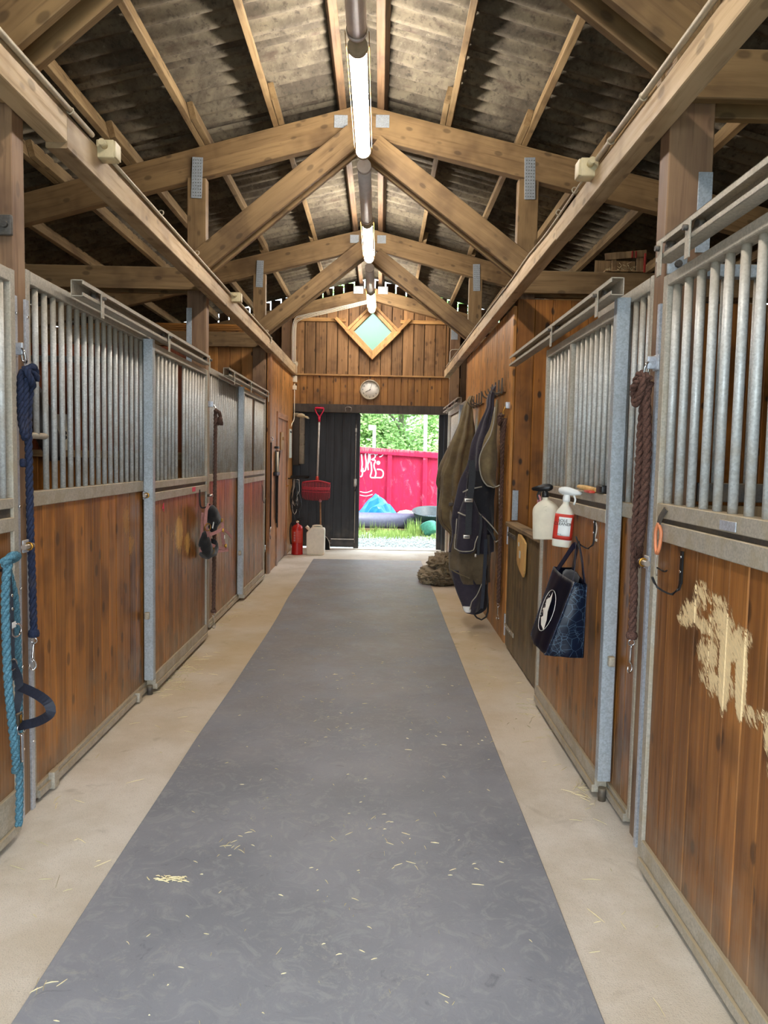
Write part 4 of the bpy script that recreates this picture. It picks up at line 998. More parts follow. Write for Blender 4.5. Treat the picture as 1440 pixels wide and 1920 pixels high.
# ================================================================== ROPES
def snap_hook(par, p, L=0.085, lean=(0, 0)):
    p = Vector(p); dx, dy = lean
    h = ring('snap_ring', p + Vector((0, 0, -0.012)), 0.013, 0.0028, (0, 1, 0.2), M_CHROME, par, 14, 6)
    b = tube('snap_body', [p + Vector((0, 0, -0.024)), p + Vector((dx * 0.4, dy * 0.4, -0.05)), p + Vector((dx * 0.7, dy * 0.7, -0.024 - L * 0.55))], 0.0055, M_CHROME, par, 0.008, 8)
    q = p + Vector((dx * 0.7, dy * 0.7, -0.024 - L * 0.55))
    tube('snap_hook', [q, q + Vector((0.010, 0.006, -0.012)), q + Vector((0.010, 0.006, -0.034)), q + Vector((0, 0, -0.044)), q + Vector((-0.010, -0.006, -0.034)), q + Vector((-0.009, -0.005, -0.018))], 0.0036, M_CHROME, par, 0.006, 8)
def rope_bracket(par, x, y, z, s, cz):
    rbox('wall_plate', (x, y, z), (0.012, 0.055, 0.06), G_STRIP, par, 0.003, None, 2)
    rbox('plate_lug', (x - s * 0.02, y, z), (0.035, 0.012, 0.05), G_STRIP, par, 0.004, None, 2)
    tube('carabiner', [(x - s * 0.025, y, z + 0.005), (x - s * 0.045, y - 0.01, z - 0.01), (x - s * 0.05, y, z - 0.05), (x - s * 0.045, y + 0.01, cz + 0.02), (x - s * 0.03, y + 0.015, z - 0.05), (x - s * 0.025, y + 0.005, z)], 0.0045, M_CHROME, par, 0.01, 8)
t = thing('lead_rope', 'navy blue twisted rope knotted on the left bracket, hanging to knee height with a snap', 'rope', (-1.43, 3.03, 0.65))
rope_bracket(t, XL + 0.010, 3.03, 1.955, -1, 1.88)
X = -1.425
rope('rope', [(X, 3.03, 1.885), (X + 0.01, 3.05, 1.82), (X, 3.05, 1.7), (X, 3.05, 1.5), (X, 3.055, 1.2), (X, 3.065, 1.0), (X, 3.07, 0.80)], 0.0150, R_NAVY, t)
rope('rope', [(X, 3.05, 1.87), (X - 0.005, 3.005, 1.85), (X - 0.005, 2.995, 1.75), (X - 0.005, 3.0, 1.66), (X, 3.02, 1.60), (X + 0.005, 3.01, 1.70), (X + 0.008, 3.02, 1.84)], 0.0135, R_NAVY, t)
rope('knot', [(X + 0.015, 2.995, 1.86), (X + 0.030, 3.03, 1.885), (X + 0.02, 3.075, 1.86), (X - 0.01, 3.08, 1.82), (X + 0.02, 3.05, 1.81), (X + 0.032, 3.01, 1.83), (X + 0.02, 3.0, 1.87), (X + 0.028, 3.05, 1.855), (X + 0.03, 3.07, 1.835)], 0.0135, R_NAVY, t)
rbox('rope_end', (X - 0.01, 3.02, 1.50), (0.02, 0.03, 0.035), R_NAVY, t, 0.008)
lathe('end_whipping', [(0.005, 0.02), (0.020, 0.015), (0.023, 0.0), (0.021, -0.012), (0.006, -0.016)], (X, 3.07, 0.79), R_NAVY, t, 16)
snap_hook(t, (X, 3.07, 0.775), 0.12, (0.0, -0.02))

t = thing('lead_rope', 'thick brown twisted rope looped on the right post, ending in a bright snap', 'rope', (1.04, 2.97, 0.75))
rope_bracket(t, XR - 0.022, 2.90, 1.935, 1, 1.86)
X = 1.035
rope('rope', [(X, 2.90, 1.86), (X - 0.01, 2.90, 1.80), (X, 2.895, 1.6), (X + 0.0, 2.905, 1.4), (X, 2.925, 1.28), (X, 2.94, 1.22)], 0.0170, R_BROWN, t)
rope('rope', [(X - 0.004, 2.935, 1.84), (X - 0.006, 2.955, 1.7), (X - 0.004, 2.965, 1.5), (X - 0.004, 2.975, 1.3), (X - 0.002, 2.98, 1.15), (X, 2.975, 1.0), (X, 2.975, 0.86)], 0.0165, R_BROWN, t)
rope('knot', [(X - 0.01, 2.875, 1.87), (X - 0.03, 2.92, 1.895), (X - 0.035, 2.96, 1.86), (X - 0.03, 2.97, 1.80), (X - 0.04, 2.93, 1.78), (X - 0.035, 2.895, 1.82), (X - 0.03, 2.89, 1.87), (X - 0.045, 2.94, 1.85), (X - 0.03, 2.99, 1.83), (X - 0.02, 3.0, 1.79)], 0.0150, R_BROWN, t)
lathe('end_whipping', [(0.005, 0.02), (0.021, 0.014), (0.024, 0.0), (0.020, -0.012), (0.006, -0.016)], (X, 2.975, 0.85), R_BROWN, t, 16)
snap_hook(t, (X, 2.975, 0.835), 0.13, (0.0, 0.01))
bm = bmesh.new()
for k in range(90):
    a = random.uniform(0, 2 * PI); r = random.uniform(0.004, 0.016); L = random.uniform(0.03, 0.09); p = Vector((X + r * math.cos(a), 2.935 + r * math.sin(a), 1.22)); sweep(bm, [p, p + Vector((random.gauss(0, 0.004), random.gauss(0, 0.004), -L * 0.5)), p + Vector((random.gauss(0, 0.008), random.gauss(0, 0.008), -L))], 0.0012, 3)
tag(finish('frayed_end', bm, R_BROWN, t), kind='stuff')

t = thing('lead_rope', 'thin dark brown rope hanging straight down the front of the second left post', 'rope', (-1.37, 6.05, 0.15))
rbox('wall_plate', (-1.44, 6.33, 1.97), (0.07, 0.02, 0.05), G_STRIP, t, 0.003, None, 2)
tube('carabiner', [(-1.41, 6.33, 1.97), (-1.38, 6.32, 1.93), (-1.385, 6.32, 1.90)], 0.005, M_CHROME, t, 0.01)
X = -1.385
rope('rope', [(X, 6.32, 1.92), (X, 6.31, 1.5), (X, 6.30, 1.1), (X, 6.28, 0.6), (X, 6.27, 0.24)], 0.0165, R_DBROWN, t)
rope('knot', [(X, 6.29, 1.92), (X + 0.03, 6.31, 1.90), (X + 0.03, 6.35, 1.86), (X, 6.36, 1.82), (X + 0.035, 6.31, 1.81), (X + 0.045, 6.29, 1.85), (X + 0.05, 6.33, 1.80)], 0.016, R_DBROWN, t)
lathe('end_whipping', [(0.005, 0.02), (0.022, 0.014), (0.025, 0.0), (0.020, -0.012), (0.006, -0.016)], (X, 6.27, 0.22), R_DBROWN, t, 16)
snap_hook(t, (X, 6.27, 0.205), 0.12, (0.0, 0.01))

t = thing('lead_rope', 'long dark brown rope hanging from the corner of the rug wall beside the half door', 'rope', (1.05, 6.33, 0.2))
rbox('wall_plate', (XR - 0.01, 6.33, 2.01), (0.04, 0.05, 0.055), G_STRIP, t, 0.004, None, 2)
tube('carabiner', [(1.05, 6.33, 2.0), (1.03, 6.32, 1.95), (1.04, 6.32, 1.91)], 0.005, M_BRASS, t, 0.01)
X = 1.05
rope('rope', [(X, 6.33, 1.90), (X - 0.01, 6.34, 1.7), (X - 0.01, 6.36, 1.55)], 0.018, R_DBROWN, t); rope('rope', [(X - 0.02, 6.38, 1.90), (X - 0.01, 6.40, 1.7), (X, 6.40, 1.5), (X, 6.40, 1.1), (X, 6.38, 0.7), (X, 6.38, 0.32)], 0.018, R_DBROWN, t)
rope('knot', [(X - 0.02, 6.31, 1.92), (X - 0.035, 6.36, 1.935), (X - 0.04, 6.41, 1.90), (X - 0.035, 6.39, 1.86), (X - 0.045, 6.34, 1.86), (X - 0.04, 6.33, 1.91)], 0.016, R_DBROWN, t)
snap_hook(t, (X, 6.38, 0.31), 0.14, (0.0, 0.01))

# turquoise rope and dark halter on the near left door
t = thing('lead_rope', 'turquoise twisted rope looped over a hook at the left edge, reaching almost to the floor', 'rope', (-1.35, 2.75, 0.1))
rope('rope', [(-1.345, 2.74, 1.155), (-1.315, 2.66, 1.165), (-1.31, 2.62, 1.10), (-1.315, 2.62, 1.0), (-1.315, 2.622, 0.86), (-1.315, 2.632, 0.70), (-1.315, 2.65, 0.58), (-1.32, 2.68, 0.46), (-1.335, 2.72, 0.37), (-1.36, 2.76, 0.34)], 0.0150, R_BLUE, t)
rope('rope', [(-1.345, 2.69, 1.15), (-1.37, 2.74, 1.13), (-1.37, 2.80, 1.0), (-1.37, 2.815, 0.85), (-1.37, 2.82, 0.7), (-1.37, 2.82, 0.55), (-1.365, 2.805, 0.40), (-1.36, 2.795, 0.25), (-1.36, 2.785, 0.11)], 0.0145, R_BLUE, t)
rope('knot', [(-1.32, 2.61, 1.15), (-1.30, 2.65, 1.175), (-1.31, 2.70, 1.165), (-1.34, 2.71, 1.15)], 0.016, R_BLUE, t)
tube('wire_hook', [(DL + 0.002, 2.70, 1.24), (DL + 0.02, 2.70, 1.13), (DL + 0.05, 2.69, 1.115), (DL + 0.085, 2.68, 1.13), (DL + 0.09, 2.68, 1.17)], 0.006, M_BLKIRON, f0, 0.01)
t = thing('halter', 'dark blue nylon halter with a wide noseband loop under the turquoise rope', 'halter', (-1.34, 2.70, 0.5))
X = -1.345
ribbon('cheek_strap', [(X, 2.690, 1.13), (X, 2.692, 1.0), (X, 2.692, 0.86), (X, 2.694, 0.77)], 0.030, 0.004, (0.45, -0.9, 0), M_DBLUE, t)
ribbon('head_strap', [(X - 0.02, 2.73, 1.12), (X - 0.015, 2.735, 1.0), (X - 0.01, 2.73, 0.88), (X - 0.005, 2.72, 0.76), (X, 2.715, 0.70)], 0.030, 0.004, (0.45, -0.9, 0), M_DBLUE, t)
ribbon('jaw_strap', [(X + 0.01, 2.700, 0.77), (X + 0.02, 2.725, 0.71), (X + 0.02, 2.732, 0.65), (X + 0.01, 2.722, 0.58), (X + 0.01, 2.73, 0.53)], 0.028, 0.005, (0.45, -0.9, 0), M_DBLUE, t)
ribbon('noseband', [(-1.33, 2.740, 0.672), (-1.28, 2.716, 0.664), (-1.22, 2.675, 0.655), (-1.18, 2.650, 0.638), (-1.17, 2.645, 0.610), (-1.20, 2.670, 0.580), (-1.26, 2.710, 0.545), (-1.335, 2.738, 0.520)], 0.034, 0.006, (0.42, -0.85, 0.33), M_DBLUE, t)
for y, z in ((2.71, 1.02), (2.71, 0.97), (2.71, 0.90)): rod('strap_stud', (X + 0.005, y, z), (X + 0.012, y, z), 0.006, M_CHROME, t, 8)
ring('halter_ring', (X + 0.012, 2.735, 0.885), 0.024, 0.0035, (1, -0.3, 0), M_CHROME, t); ring('halter_ring', (X + 0.012, 2.70, 0.765), 0.020, 0.0035, (1, -0.3, 0), M_CHROME, t); ring('halter_ring', (X + 0.02, 2.745, 0.51), 0.022, 0.0035, (1, -0.3, 0), M_CHROME, t)
bk = rbox('buckle', (X + 0.022, 2.722, 0.555), (0.012, 0.035, 0.045), G_OLD, t, 0.003); rbox('buckle_bar', (X + 0.030, 2.722, 0.555), (0.006, 0.012, 0.03), M_BRASS, bk, 0.002)
rbox('care_label', (X + 0.012, 2.715, 0.91), (0.003, 0.028, 0.022), M_LABELW, t, 0.001)
tube('throat_snap', [(X + 0.02, 2.745, 0.49), (X + 0.02, 2.745, 0.44), (X + 0.02, 2.745, 0.38)], 0.006, M_CHROME, t, 0.01)

# rose halter with black fleece on the second left door
t = thing('halter', 'dusty rose halter with black fleece hanging before the second left post', 'halter', (-1.35, 5.95, 0.7))
tube('wire_hook', [(DL + 0.003, 5.90, 1.27), (DL + 0.01, 5.90, 1.14), (DL + 0.05, 5.90, 1.13), (DL + 0.085, 5.91, 1.155)], 0.006, M_BLKIRON, t, 0.01)
A = [(-1.345, 5.91, 1.150), (-1.34, 5.80, 1.11), (-1.34, 5.77, 1.02), (-1.34, 5.785, 0.99)]
ribbon('crown_strap', A, 0.034, 0.005, (1, -0.5, 0), M_ROSESTRAP, t)
ribbon('cheek_strap', [(-1.34, 5.79, 0.98), (-1.33, 5.82, 0.93), (-1.33, 5.87, 0.86), (-1.33, 5.90, 0.79)], 0.032, 0.005, (1, -0.5, 0), M_ROSESTRAP, t)
ribbon('crown_strap', [(-1.345, 5.91, 1.150), (-1.32, 6.03, 1.10), (-1.30, 6.12, 1.035), (-1.285, 6.14, 0.97), (-1.28, 6.10, 0.91), (-1.28, 6.17, 0.80)], 0.030, 0.005, (1, -0.6, 0), M_ROSESTRAP, t)
ribbon('jaw_strap', [(-1.335, 5.83, 0.915), (-1.31, 5.95, 0.922), (-1.28, 6.10, 0.940)], 0.026, 0.005, (0.8, -0.6, 0.1), M_ROSESTRAP, t)
ribbon('noseband', [(-1.33, 5.92, 0.83), (-1.30, 6.07, 0.79), (-1.26, 6.25, 0.755)], 0.026, 0.005, (0.8, -0.6, 0.1), M_ROSESTRAP, t)
ribbon('noseband', [(-1.26, 6.25, 0.75), (-1.30, 6.08, 0.762), (-1.34, 5.95, 0.757), (-1.345, 5.90, 0.775)], 0.028, 0.005, (0.8, -0.6, 0.2), M_ROSESTRAP, t)
ribbon('back_strap', [(-1.385, 5.87, 1.09), (-1.385, 5.84, 0.93), (-1.385, 5.81, 0.785)], 0.026, 0.005, (1, -0.5, 0), M_ROSESTRAP, t)
ribbon('strap_end', [(-1.28, 6.13, 0.94), (-1.26, 6.22, 0.90), (-1.24, 6.30, 0.85)], 0.024, 0.005, (1, -0.5, 0), M_ROSESTRAP, t)
for c in ((-1.325, 5.785, 0.985), (-1.322, 5.90, 0.785)): ring('halter_ring', c, 0.028, 0.004, (0.8, -0.6, 0), M_BRASS, t)
for c in ((-1.29, 6.13, 1.01), (-1.275, 6.11, 0.93), (-1.27, 6.20, 0.79)): rbox('buckle', c, (0.02, 0.03, 0.03), M_BRASS, t, 0.004)
rbox('care_label', (-1.27, 6.15, 0.87), (0.003, 0.03, 0.03), M_LABELW, t, 0.001)
def blob(name, pts, r, mat, par, n=10, amp=0.15, sc=14):
    bm = bmesh.new(); sweep(bm, catmull(pts, 0.02), r, n, rf=lambda u: 0.25 + 1.0 * math.sin(min(1, max(0, u)) * PI) ** 0.5)
    for v in bm.verts:
        v.co += v.co.normalized() * 0 + Vector((mnoise.noise(v.co * sc), mnoise.noise(v.co * sc + Vector((9, 0, 0))), mnoise.noise(v.co * sc + Vector((0, 9, 0))))) * r * amp * 4
    return finish(name, bm, mat, par)
blob('fleece_pad', [(-1.355, 5.92, 1.13), (-1.34, 6.0, 1.06), (-1.335, 6.06, 1.0), (-1.345, 6.0, 0.93)], 0.045, M_BLACKFLEECE, t)
blob('fleece_pad', [(-1.36, 5.86, 0.94), (-1.36, 5.83, 0.87), (-1.36, 5.86, 0.80), (-1.355, 5.97, 0.755), (-1.34, 6.03, 0.80), (-1.34, 6.0, 0.88)], 0.042, M_BLACKFLEECE, t)
ribbon('white_piping', [(-1.33, 5.95, 1.09), (-1.325, 6.0, 1.03), (-1.325, 5.95, 0.96)], 0.01, 0.004, (1, -0.5, 0), M_LABELW, t)
rod('latch_knob', (DL + 0.005, 6.16, 1.21), (DL + 0.05, 6.16, 1.21), 0.012, M_ALU, f2, 10)

# ================================================================== HOOKS, HANDLES ON THE RIGHT
def uhook(par, x, y, z, reach=0.085):
    h = box('wall_hook', x - 0.005, x, y - 0.011, y + 0.011, z - 0.01, z + 0.10, M_BLKIRON, par, 0.001)
    ribbon('hook_arm', [(x - 0.003, y, z), (x - 0.008, y, z - 0.030), (x - 0.030, y, z - 0.048), (x - reach * 0.8, y, z - 0.025), (x - reach, y, z + 0.01)], 0.012, 0.006, (0, 1, 0), M_BLKIRON, h, nfun=lambda u: (math.cos(u * PI), 0.0, math.sin(u * PI)))
    for zz in (0.03, 0.08): rod('hook_screw', (x - 0.005, y, z + zz), (x - 0.008, y, z + zz), 0.0055, M_CHROME, h, 8)
uhook(g0, DR + 0.010, 2.50, 1.155, 0.10); uhook(g2, DR + 0.010, 3.53, 1.185, 0.09)
def pull(par, x, y, z, mat):
    a = ribbon('pull_strap', [(x, y - 0.03, z + 0.055), (x - 0.012, y - 0.01, z + 0.02), (x - 0.012, y, z)], 0.022, 0.006, (1, 0, 0.2), G_OLD, par)
    tube('pull_grip', [(x - 0.014, y, z), (x - 0.018, y + 0.012, z - 0.03), (x - 0.018, y + 0.005, z - 0.085), (x - 0.016, y - 0.002, z - 0.11)], 0.0065, mat, a, 0.01)
    tube('pull_grip', [(x - 0.014, y, z), (x - 0.010, y - 0.018, z - 0.03), (x - 0.012, y - 0.015, z - 0.085), (x - 0.016, y - 0.004, z - 0.11)], 0.0065, mat, a, 0.01)
    tube('pull_wire', [(x - 0.016, y - 0.003, z - 0.11), (x - 0.018, y, z - 0.14), (x - 0.01, y + 0.0, z - 0.19)], 0.003, M_ALU, a, 0.01)
pull(g0, DR - 0.003, 2.66, 1.335, M_ORANGE); pull(g2, DR - 0.003, 4.66, 1.335, M_ROSE)
latch(g0, DR - 0.015, 2.80, 1.175, 1); latch(g2, DR - 0.015, 4.72, 1.20, 1)
tube('catch_wire', [(DR - 0.015, 2.66, 1.175), (DR - 0.01, 2.60, 1.17), (DR - 0.012, 2.575, 1.178)], 0.003, M_BLKIRON, g0, 0.01, 6)
sp = box('strike_plate', XR + 0.035, XR + 0.085, 6.226, 6.233, 1.05, 1.30, G_POST, w2, 0.002)

# ================================================================== LOFTED SHAPES
def loft(name, rows, mat, par=None, mw=None, n=28, p=2.0, pleat=0, amp=0.0, ph=0.0, disp=0.0, dsc=8.0, sub=6, capb=True, smooth=True, tw=0.0):
    """rows = (z, cx, cy, hw, hd): closed superelliptic sections, interpolated; pleat folds run down the height"""
    R = []
    for i in range(len(rows) - 1):
        a0 = rows[max(0, i - 1)]; a, b = rows[i], rows[i + 1]; b1 = rows[min(len(rows) - 1, i + 2)]
        for k in range(sub):
            t = k / sub
            R.append([0.5 * ((2 * a[j]) + (b[j] - a0[j]) * t + (2 * a0[j] - 5 * a[j] + 4 * b[j] - b1[j]) * t * t + (3 * a[j] - a0[j] - 3 * b[j] + b1[j]) * t ** 3) for j in range(5)])
    R.append(list(rows[-1])); bm = bmesh.new(); V = []; m = len(R) - 1
    for i, (z, cx, cy, hw, hd) in enumerate(R):
        t = i / m; row = []; hw = max(hw, 0.002); hd = max(hd, 0.002)
        for k in range(n):
            a = 2 * PI * k / n; c, s = math.cos(a), math.sin(a)
            c2 = math.copysign(abs(c) ** (2 / p), c); s2 = math.copysign(abs(s) ** (2 / p), s)
            q = 1 + (amp * math.sin(pleat * a + ph + tw * t) * min(1, 0.35 + t)) if pleat else 1
            v = Vector((cx + hw * c2 * q, cy + hd * s2 * q, z))
            if disp: v += Vector((mnoise.noise(v * dsc), mnoise.noise(v * dsc + Vector((7, 3, 1))), 0.5 * mnoise.noise(v * dsc + Vector((1, 9, 4))))) * disp
            row.append(bm.verts.new(v))
        V.append(row)
    for i in range(m):
        for k in range(n): bm.faces.new((V[i][k], V[i][(k + 1) % n], V[i + 1][(k + 1) % n], V[i + 1][k])).smooth = smooth
    bm.faces.new(V[0][::-1]); bm.faces.new(V[-1]); bmesh.ops.recalc_face_normals(bm, faces=bm.faces)
    if mw is None: return finish(name, bm, mat, par)
    me = bpy.data.meshes.new(name); bm.to_mesh(me); bm.free(); return finish(name, me, mat, par, mw)

# ------------------------------------------------------------------ hanging rugs (pixel silhouettes turned into metres in the plane of each rug)
def PX(u, Y, v=858): return (u - 712.3 + 0.022 * (v - 858)) / F_PX * Y
def PZ(v, Y): return 1.55 - (v - 860.3) / F_PX * Y
def sil(rows, Y, hd, dy=0.0):
    out = []
    for i, (v, a, b) in enumerate(rows):
        x0, x1 = PX(a, Y, v), min(1.035, PX(b, Y, v)); h = hd(i / (len(rows) - 1)) if callable(hd) else hd
        out.append((PZ(v, Y), (x0 + x1) / 2, Y + dy, (x1 - x0) / 2, h))
    return out
hk = thing('hook_rail', 'row of metal hooks on the orange wall holding up the nearer rug', 'hook', (XR, 6.8, 2.2), 'coat hooks on the rug wall')
def rail(t, ys, z, zp):
    box('hook_board', XR - 0.012, XR, ys[0] - 0.1, ys[-1] + 0.1, z - 0.03, z + 0.02, W_WALL, t, 0.003, 'y')
    for y in ys:
        pl = rbox('hook_plate', (XR - 0.018, y, z + 0.03), (0.012, 0.028, 0.14), G_OLD, t, 0.004)
        tube('hook_arm', [(XR - 0.02, y, z - 0.02), (XR - 0.06, y, z - 0.035), (XR - 0.10, y, z - 0.015), (XR - 0.115, y, z + 0.02)], 0.006, G_OLD, pl, 0.01)
rail(hk, (6.62, 6.80, 7.0, 7.2), 2.17, 0)
hk2 = thing('hook_rail', 'row of metal hooks on the orange wall above the farther olive rug', 'hook', (XR, 8.4, 2.2), 'coat hooks on the rug wall')
rail(hk2, (7.95, 8.15, 8.35, 8.6), 2.17, 0)

ra = thing('horse_rug', 'navy horse rug with grey piping and olive lining hanging nearest on the right wall', 'horse rug', (0.9, 6.85, 0.1), 'horse rugs hung on the wall')
loft('rug_body', sil([(722, 926, 939), (740, 916, 941), (770, 909, 942), (800, 900, 943), (850, 884, 943), (900, 868, 941), (950, 858, 938), (1000, 853, 935), (1035, 848, 932)], 6.85, lambda t: 0.05 + 0.12 * t), C_NAVYRUG, ra, pleat=6, amp=0.20, ph=1.0, disp=0.03, dsc=5, n=80)
loft('rug_lining', sil([(1000, 850, 932), (1035, 845, 930), (1065, 843, 927), (1082, 846, 924), (1092, 852, 922)], 6.85, 0.15), C_OLIVE2, ra, pleat=6, amp=0.10, ph=0.4, disp=0.02, dsc=5, n=56)
loft('rug_tail', sil([(1068, 846, 900), (1090, 850, 905), (1110, 857, 908), (1130, 865, 906), (1146, 870, 898), (1150, 874, 890)], 6.80, 0.09), C_NAVYRUG, ra, pleat=5, amp=0.10, ph=2, disp=0.012, dsc=6, n=48)
loft('rug_tail_lining', sil([(1040, 880, 936), (1080, 882, 934), (1110, 884, 930), (1135, 884, 921), (1146, 884, 908), (1151, 884, 894)], 6.88, 0.10), C_BLACKRUG, ra, pleat=5, amp=0.12, ph=0, disp=0.012, dsc=6, n=48)
loft('reflective_tip', sil([(1139, 869, 884), (1146, 871, 885), (1150, 874, 884)], 6.72, 0.02), M_LABELW, ra, n=20)
loft('olive_lining_flap', sil([(748, 930, 936), (775, 924, 940), (800, 918, 941), (835, 906, 943), (860, 899, 945), (880, 900, 946), (895, 904, 946), (905, 911, 945), (911, 920, 936)], 6.62, lambda t: 0.03 + 0.05 * t, 0.0), C_OLIVE, ra, pleat=4, amp=0.10, ph=1.3, disp=0.02, dsc=6, n=48)
loft('black_lower_flap', sil([(880, 880, 938), (910, 876, 941), (940, 882, 942), (960, 895, 941), (985, 912, 940), (1003, 926, 939), (1012, 932, 937)], 6.74, 0.06), C_BLACKRUG, ra, pleat=4, amp=0.12, ph=0.3, disp=0.015, dsc=6, n=48)
loft('side_panel', sil([(930, 872, 886), (960, 861, 898), (990, 858, 900), (1015, 855, 897), (1030, 855, 893), (1036, 862, 886)], 6.60, 0.05), C_NAVYRUG, ra, pleat=3, amp=0.06, ph=1.3, n=40)
def pipe(name, uv, Y, par, r=0.006, mat=None, dy=0.0): return tube(name, [(PX(u, Y, v), Y + dy, PZ(v, Y)) for u, v in uv], r, mat or C_PIPE, par, 0.03, 6)
pipe('piping', [(927, 762), (925, 790), (919, 815), (906, 838), (899, 858), (900, 880), (905, 897), (914, 909), (926, 912), (940, 906)], 6.56, ra)
pipe('piping', [(868, 922), (878, 917), (890, 914), (904, 911)], 6.60, ra); pipe('piping', [(887, 946), (900, 962), (915, 976), (930, 993), (937, 1002), (936, 1012), (930, 1015)], 6.66, ra)
pipe('piping', [(857, 972), (855, 1000), (853, 1028), (862, 1033), (875, 1034), (889, 1031), (892, 1018), (897, 1004)], 6.53, ra, 0.005)
pipe('piping', [(859, 960), (868, 964), (876, 967)], 6.53, ra, 0.007); pipe('piping', [(846, 1068), (860, 1076), (882, 1085)], 6.68, ra, 0.006, C_OLIVE)
pipe('piping', [(883, 1145), (886, 1130), (894, 1120), (900, 1108), (905, 1095)], 6.70, ra, 0.005)
def strapxz(name, uv, Y, w_, par, mat=M_GREENHD): return ribbon(name, [(PX(u, Y, v), Y, PZ(v, Y)) for u, v in uv], w_, 0.006, (0, 1, 0.001), mat, par, 0.05)
strapxz('belly_strap', [(884, 862), (886, 880), (885, 905), (882, 930), (880, 960), (879, 985), (879, 1003)], 6.52, 0.055, ra)
strapxz('hanging_strap', [(902, 965), (903, 985), (900, 1005), (898, 1025), (898, 1040)], 6.56, 0.022, ra, M_GREENHD)
strapxz('hanging_strap', [(912, 1010), (911, 1050), (909, 1090), (906, 1130), (905, 1142)], 6.64, 0.03, ra, M_DBLUE)
for (u, v, w_) in ((881, 937, 0.075), (879, 1006, 0.06)):
    b = rbox('buckle', (PX(u, 6.5), 6.505, PZ(v, 6.5)), (w_, 0.012, 0.035), M_ALU, ra, 0.004); rbox('buckle_gap', (PX(u, 6.5), 6.498, PZ(v, 6.5)), (w_ * 0.65, 0.004, 0.012), G_OLD, b, 0.001, None, 1, False)
rbox('hook_clip', (PX(898, 6.5), 6.53, PZ(1042, 6.5)), (0.02, 0.01, 0.03), M_ALU, ra, 0.004)
pipe('tail_cord', [(889, 1150), (896, 1160), (905, 1164), (914, 1158), (917, 1148), (917, 1132)], 6.85, ra, 0.008, M_CABLE)
pipe('white_cord', [(937, 912), (937, 940), (937, 972)], 6.60, ra, 0.004, M_LABELW)

rb = thing('horse_rug', 'olive brown horse rug in long folds hanging farther along the right wall', 'horse rug', (0.8, 8.5, 0.6), 'horse rugs hung on the wall')
loft('rug_body', sil([(743, 879, 889), (755, 874, 892), (780, 865, 892), (810, 854, 893), (850, 841, 892), (900, 831, 888), (940, 828, 880), (965, 827, 875), (985, 833, 870), (1000, 842, 868), (1012, 850, 866)], 8.45, lambda t: 0.05 + 0.16 * t), C_OLIVE, rb, pleat=7, amp=0.26, ph=0.6, disp=0.035, dsc=4, n=96)
loft('rug_back_fold', sil([(790, 860, 866), (820, 848, 862), (850, 834, 856), (875, 826, 850), (898, 820, 845), (910, 820, 842), (925, 828, 842)], 8.75, 0.10), C_OLIVE2, rb, pleat=4, amp=0.12, ph=0.9, disp=0.02, dsc=5, n=44)
loft('rug_leg', sil([(975, 845, 868), (1000, 844, 867), (1020, 843, 866), (1035, 842, 862), (1047, 842, 858), (1052, 844, 856)], 8.55, 0.08), C_OLIVE2, rb, pleat=4, amp=0.12, n=40)
pipe('piping', [(827, 955), (829, 975), (838, 988), (848, 998), (852, 1004)], 8.25, rb, 0.007, C_OLIVE2); pipe('piping', [(822, 902), (830, 884), (838, 870)], 8.6, rb, 0.006, C_OLIVE2)
strapxz('leg_strap', [(848, 930), (852, 940), (846, 950), (850, 962)], 8.15, 0.03, rb, C_OLIVE); rbox('buckle', (PX(848, 8.15), 8.14, PZ(945, 8.15)), (0.05, 0.012, 0.04), G_OLD, rb, 0.004)
# crumpled rug on the floor
rp = thing('horse_rug', 'crumpled dusty brown rug heaped on the floor below the hanging rugs', 'horse rug', (0.78, 9.3, 0))
def crumple(name, c, rx, ry, rz_, mat, amp, sc, seed):
    bm = bmesh.new(); bmesh.ops.create_icosphere(bm, subdivisions=5, radius=1.0); o = Vector((seed * 3.1, seed * 1.7, seed))
    for v in bm.verts:
        d = v.co.normalized(); n1 = 1 - abs(mnoise.noise(d * sc + o)) * 2; n2 = 1 - abs(mnoise.noise(d * sc * 2.3 + o)) * 2
        r = 1 + amp * (n1 + 0.5 * n2 - 0.6); z = c[2] + d.z * rz_ * r
        v.co = Vector((c[0] + d.x * rx * r, c[1] + d.y * ry * r, max(0.001, z)))
    for f in bm.faces: f.smooth = True
    return finish(name, bm, mat, rp)
crumple('rug_fold', (0.80, 9.35, 0.10), 0.24, 0.28, 0.11, C_PILE, 0.36, 1.7, 1); crumple('rug_fold', (0.83, 9.4, 0.22), 0.17, 0.22, 0.13, C_PILE, 0.38, 1.9, 2)
crumple('rug_fold', (0.90, 9.25, 0.17), 0.13, 0.2, 0.13, C_OLIVE, 0.42, 3.0, 3); crumple('rug_fold', (0.66, 9.2, 0.07), 0.13, 0.18, 0.08, C_PILE, 0.40, 2.0, 4); crumple('rug_fold', (0.78, 9.1, 0.07), 0.16, 0.12, 0.07, C_OLIVE2, 0.42, 3.2, 5)

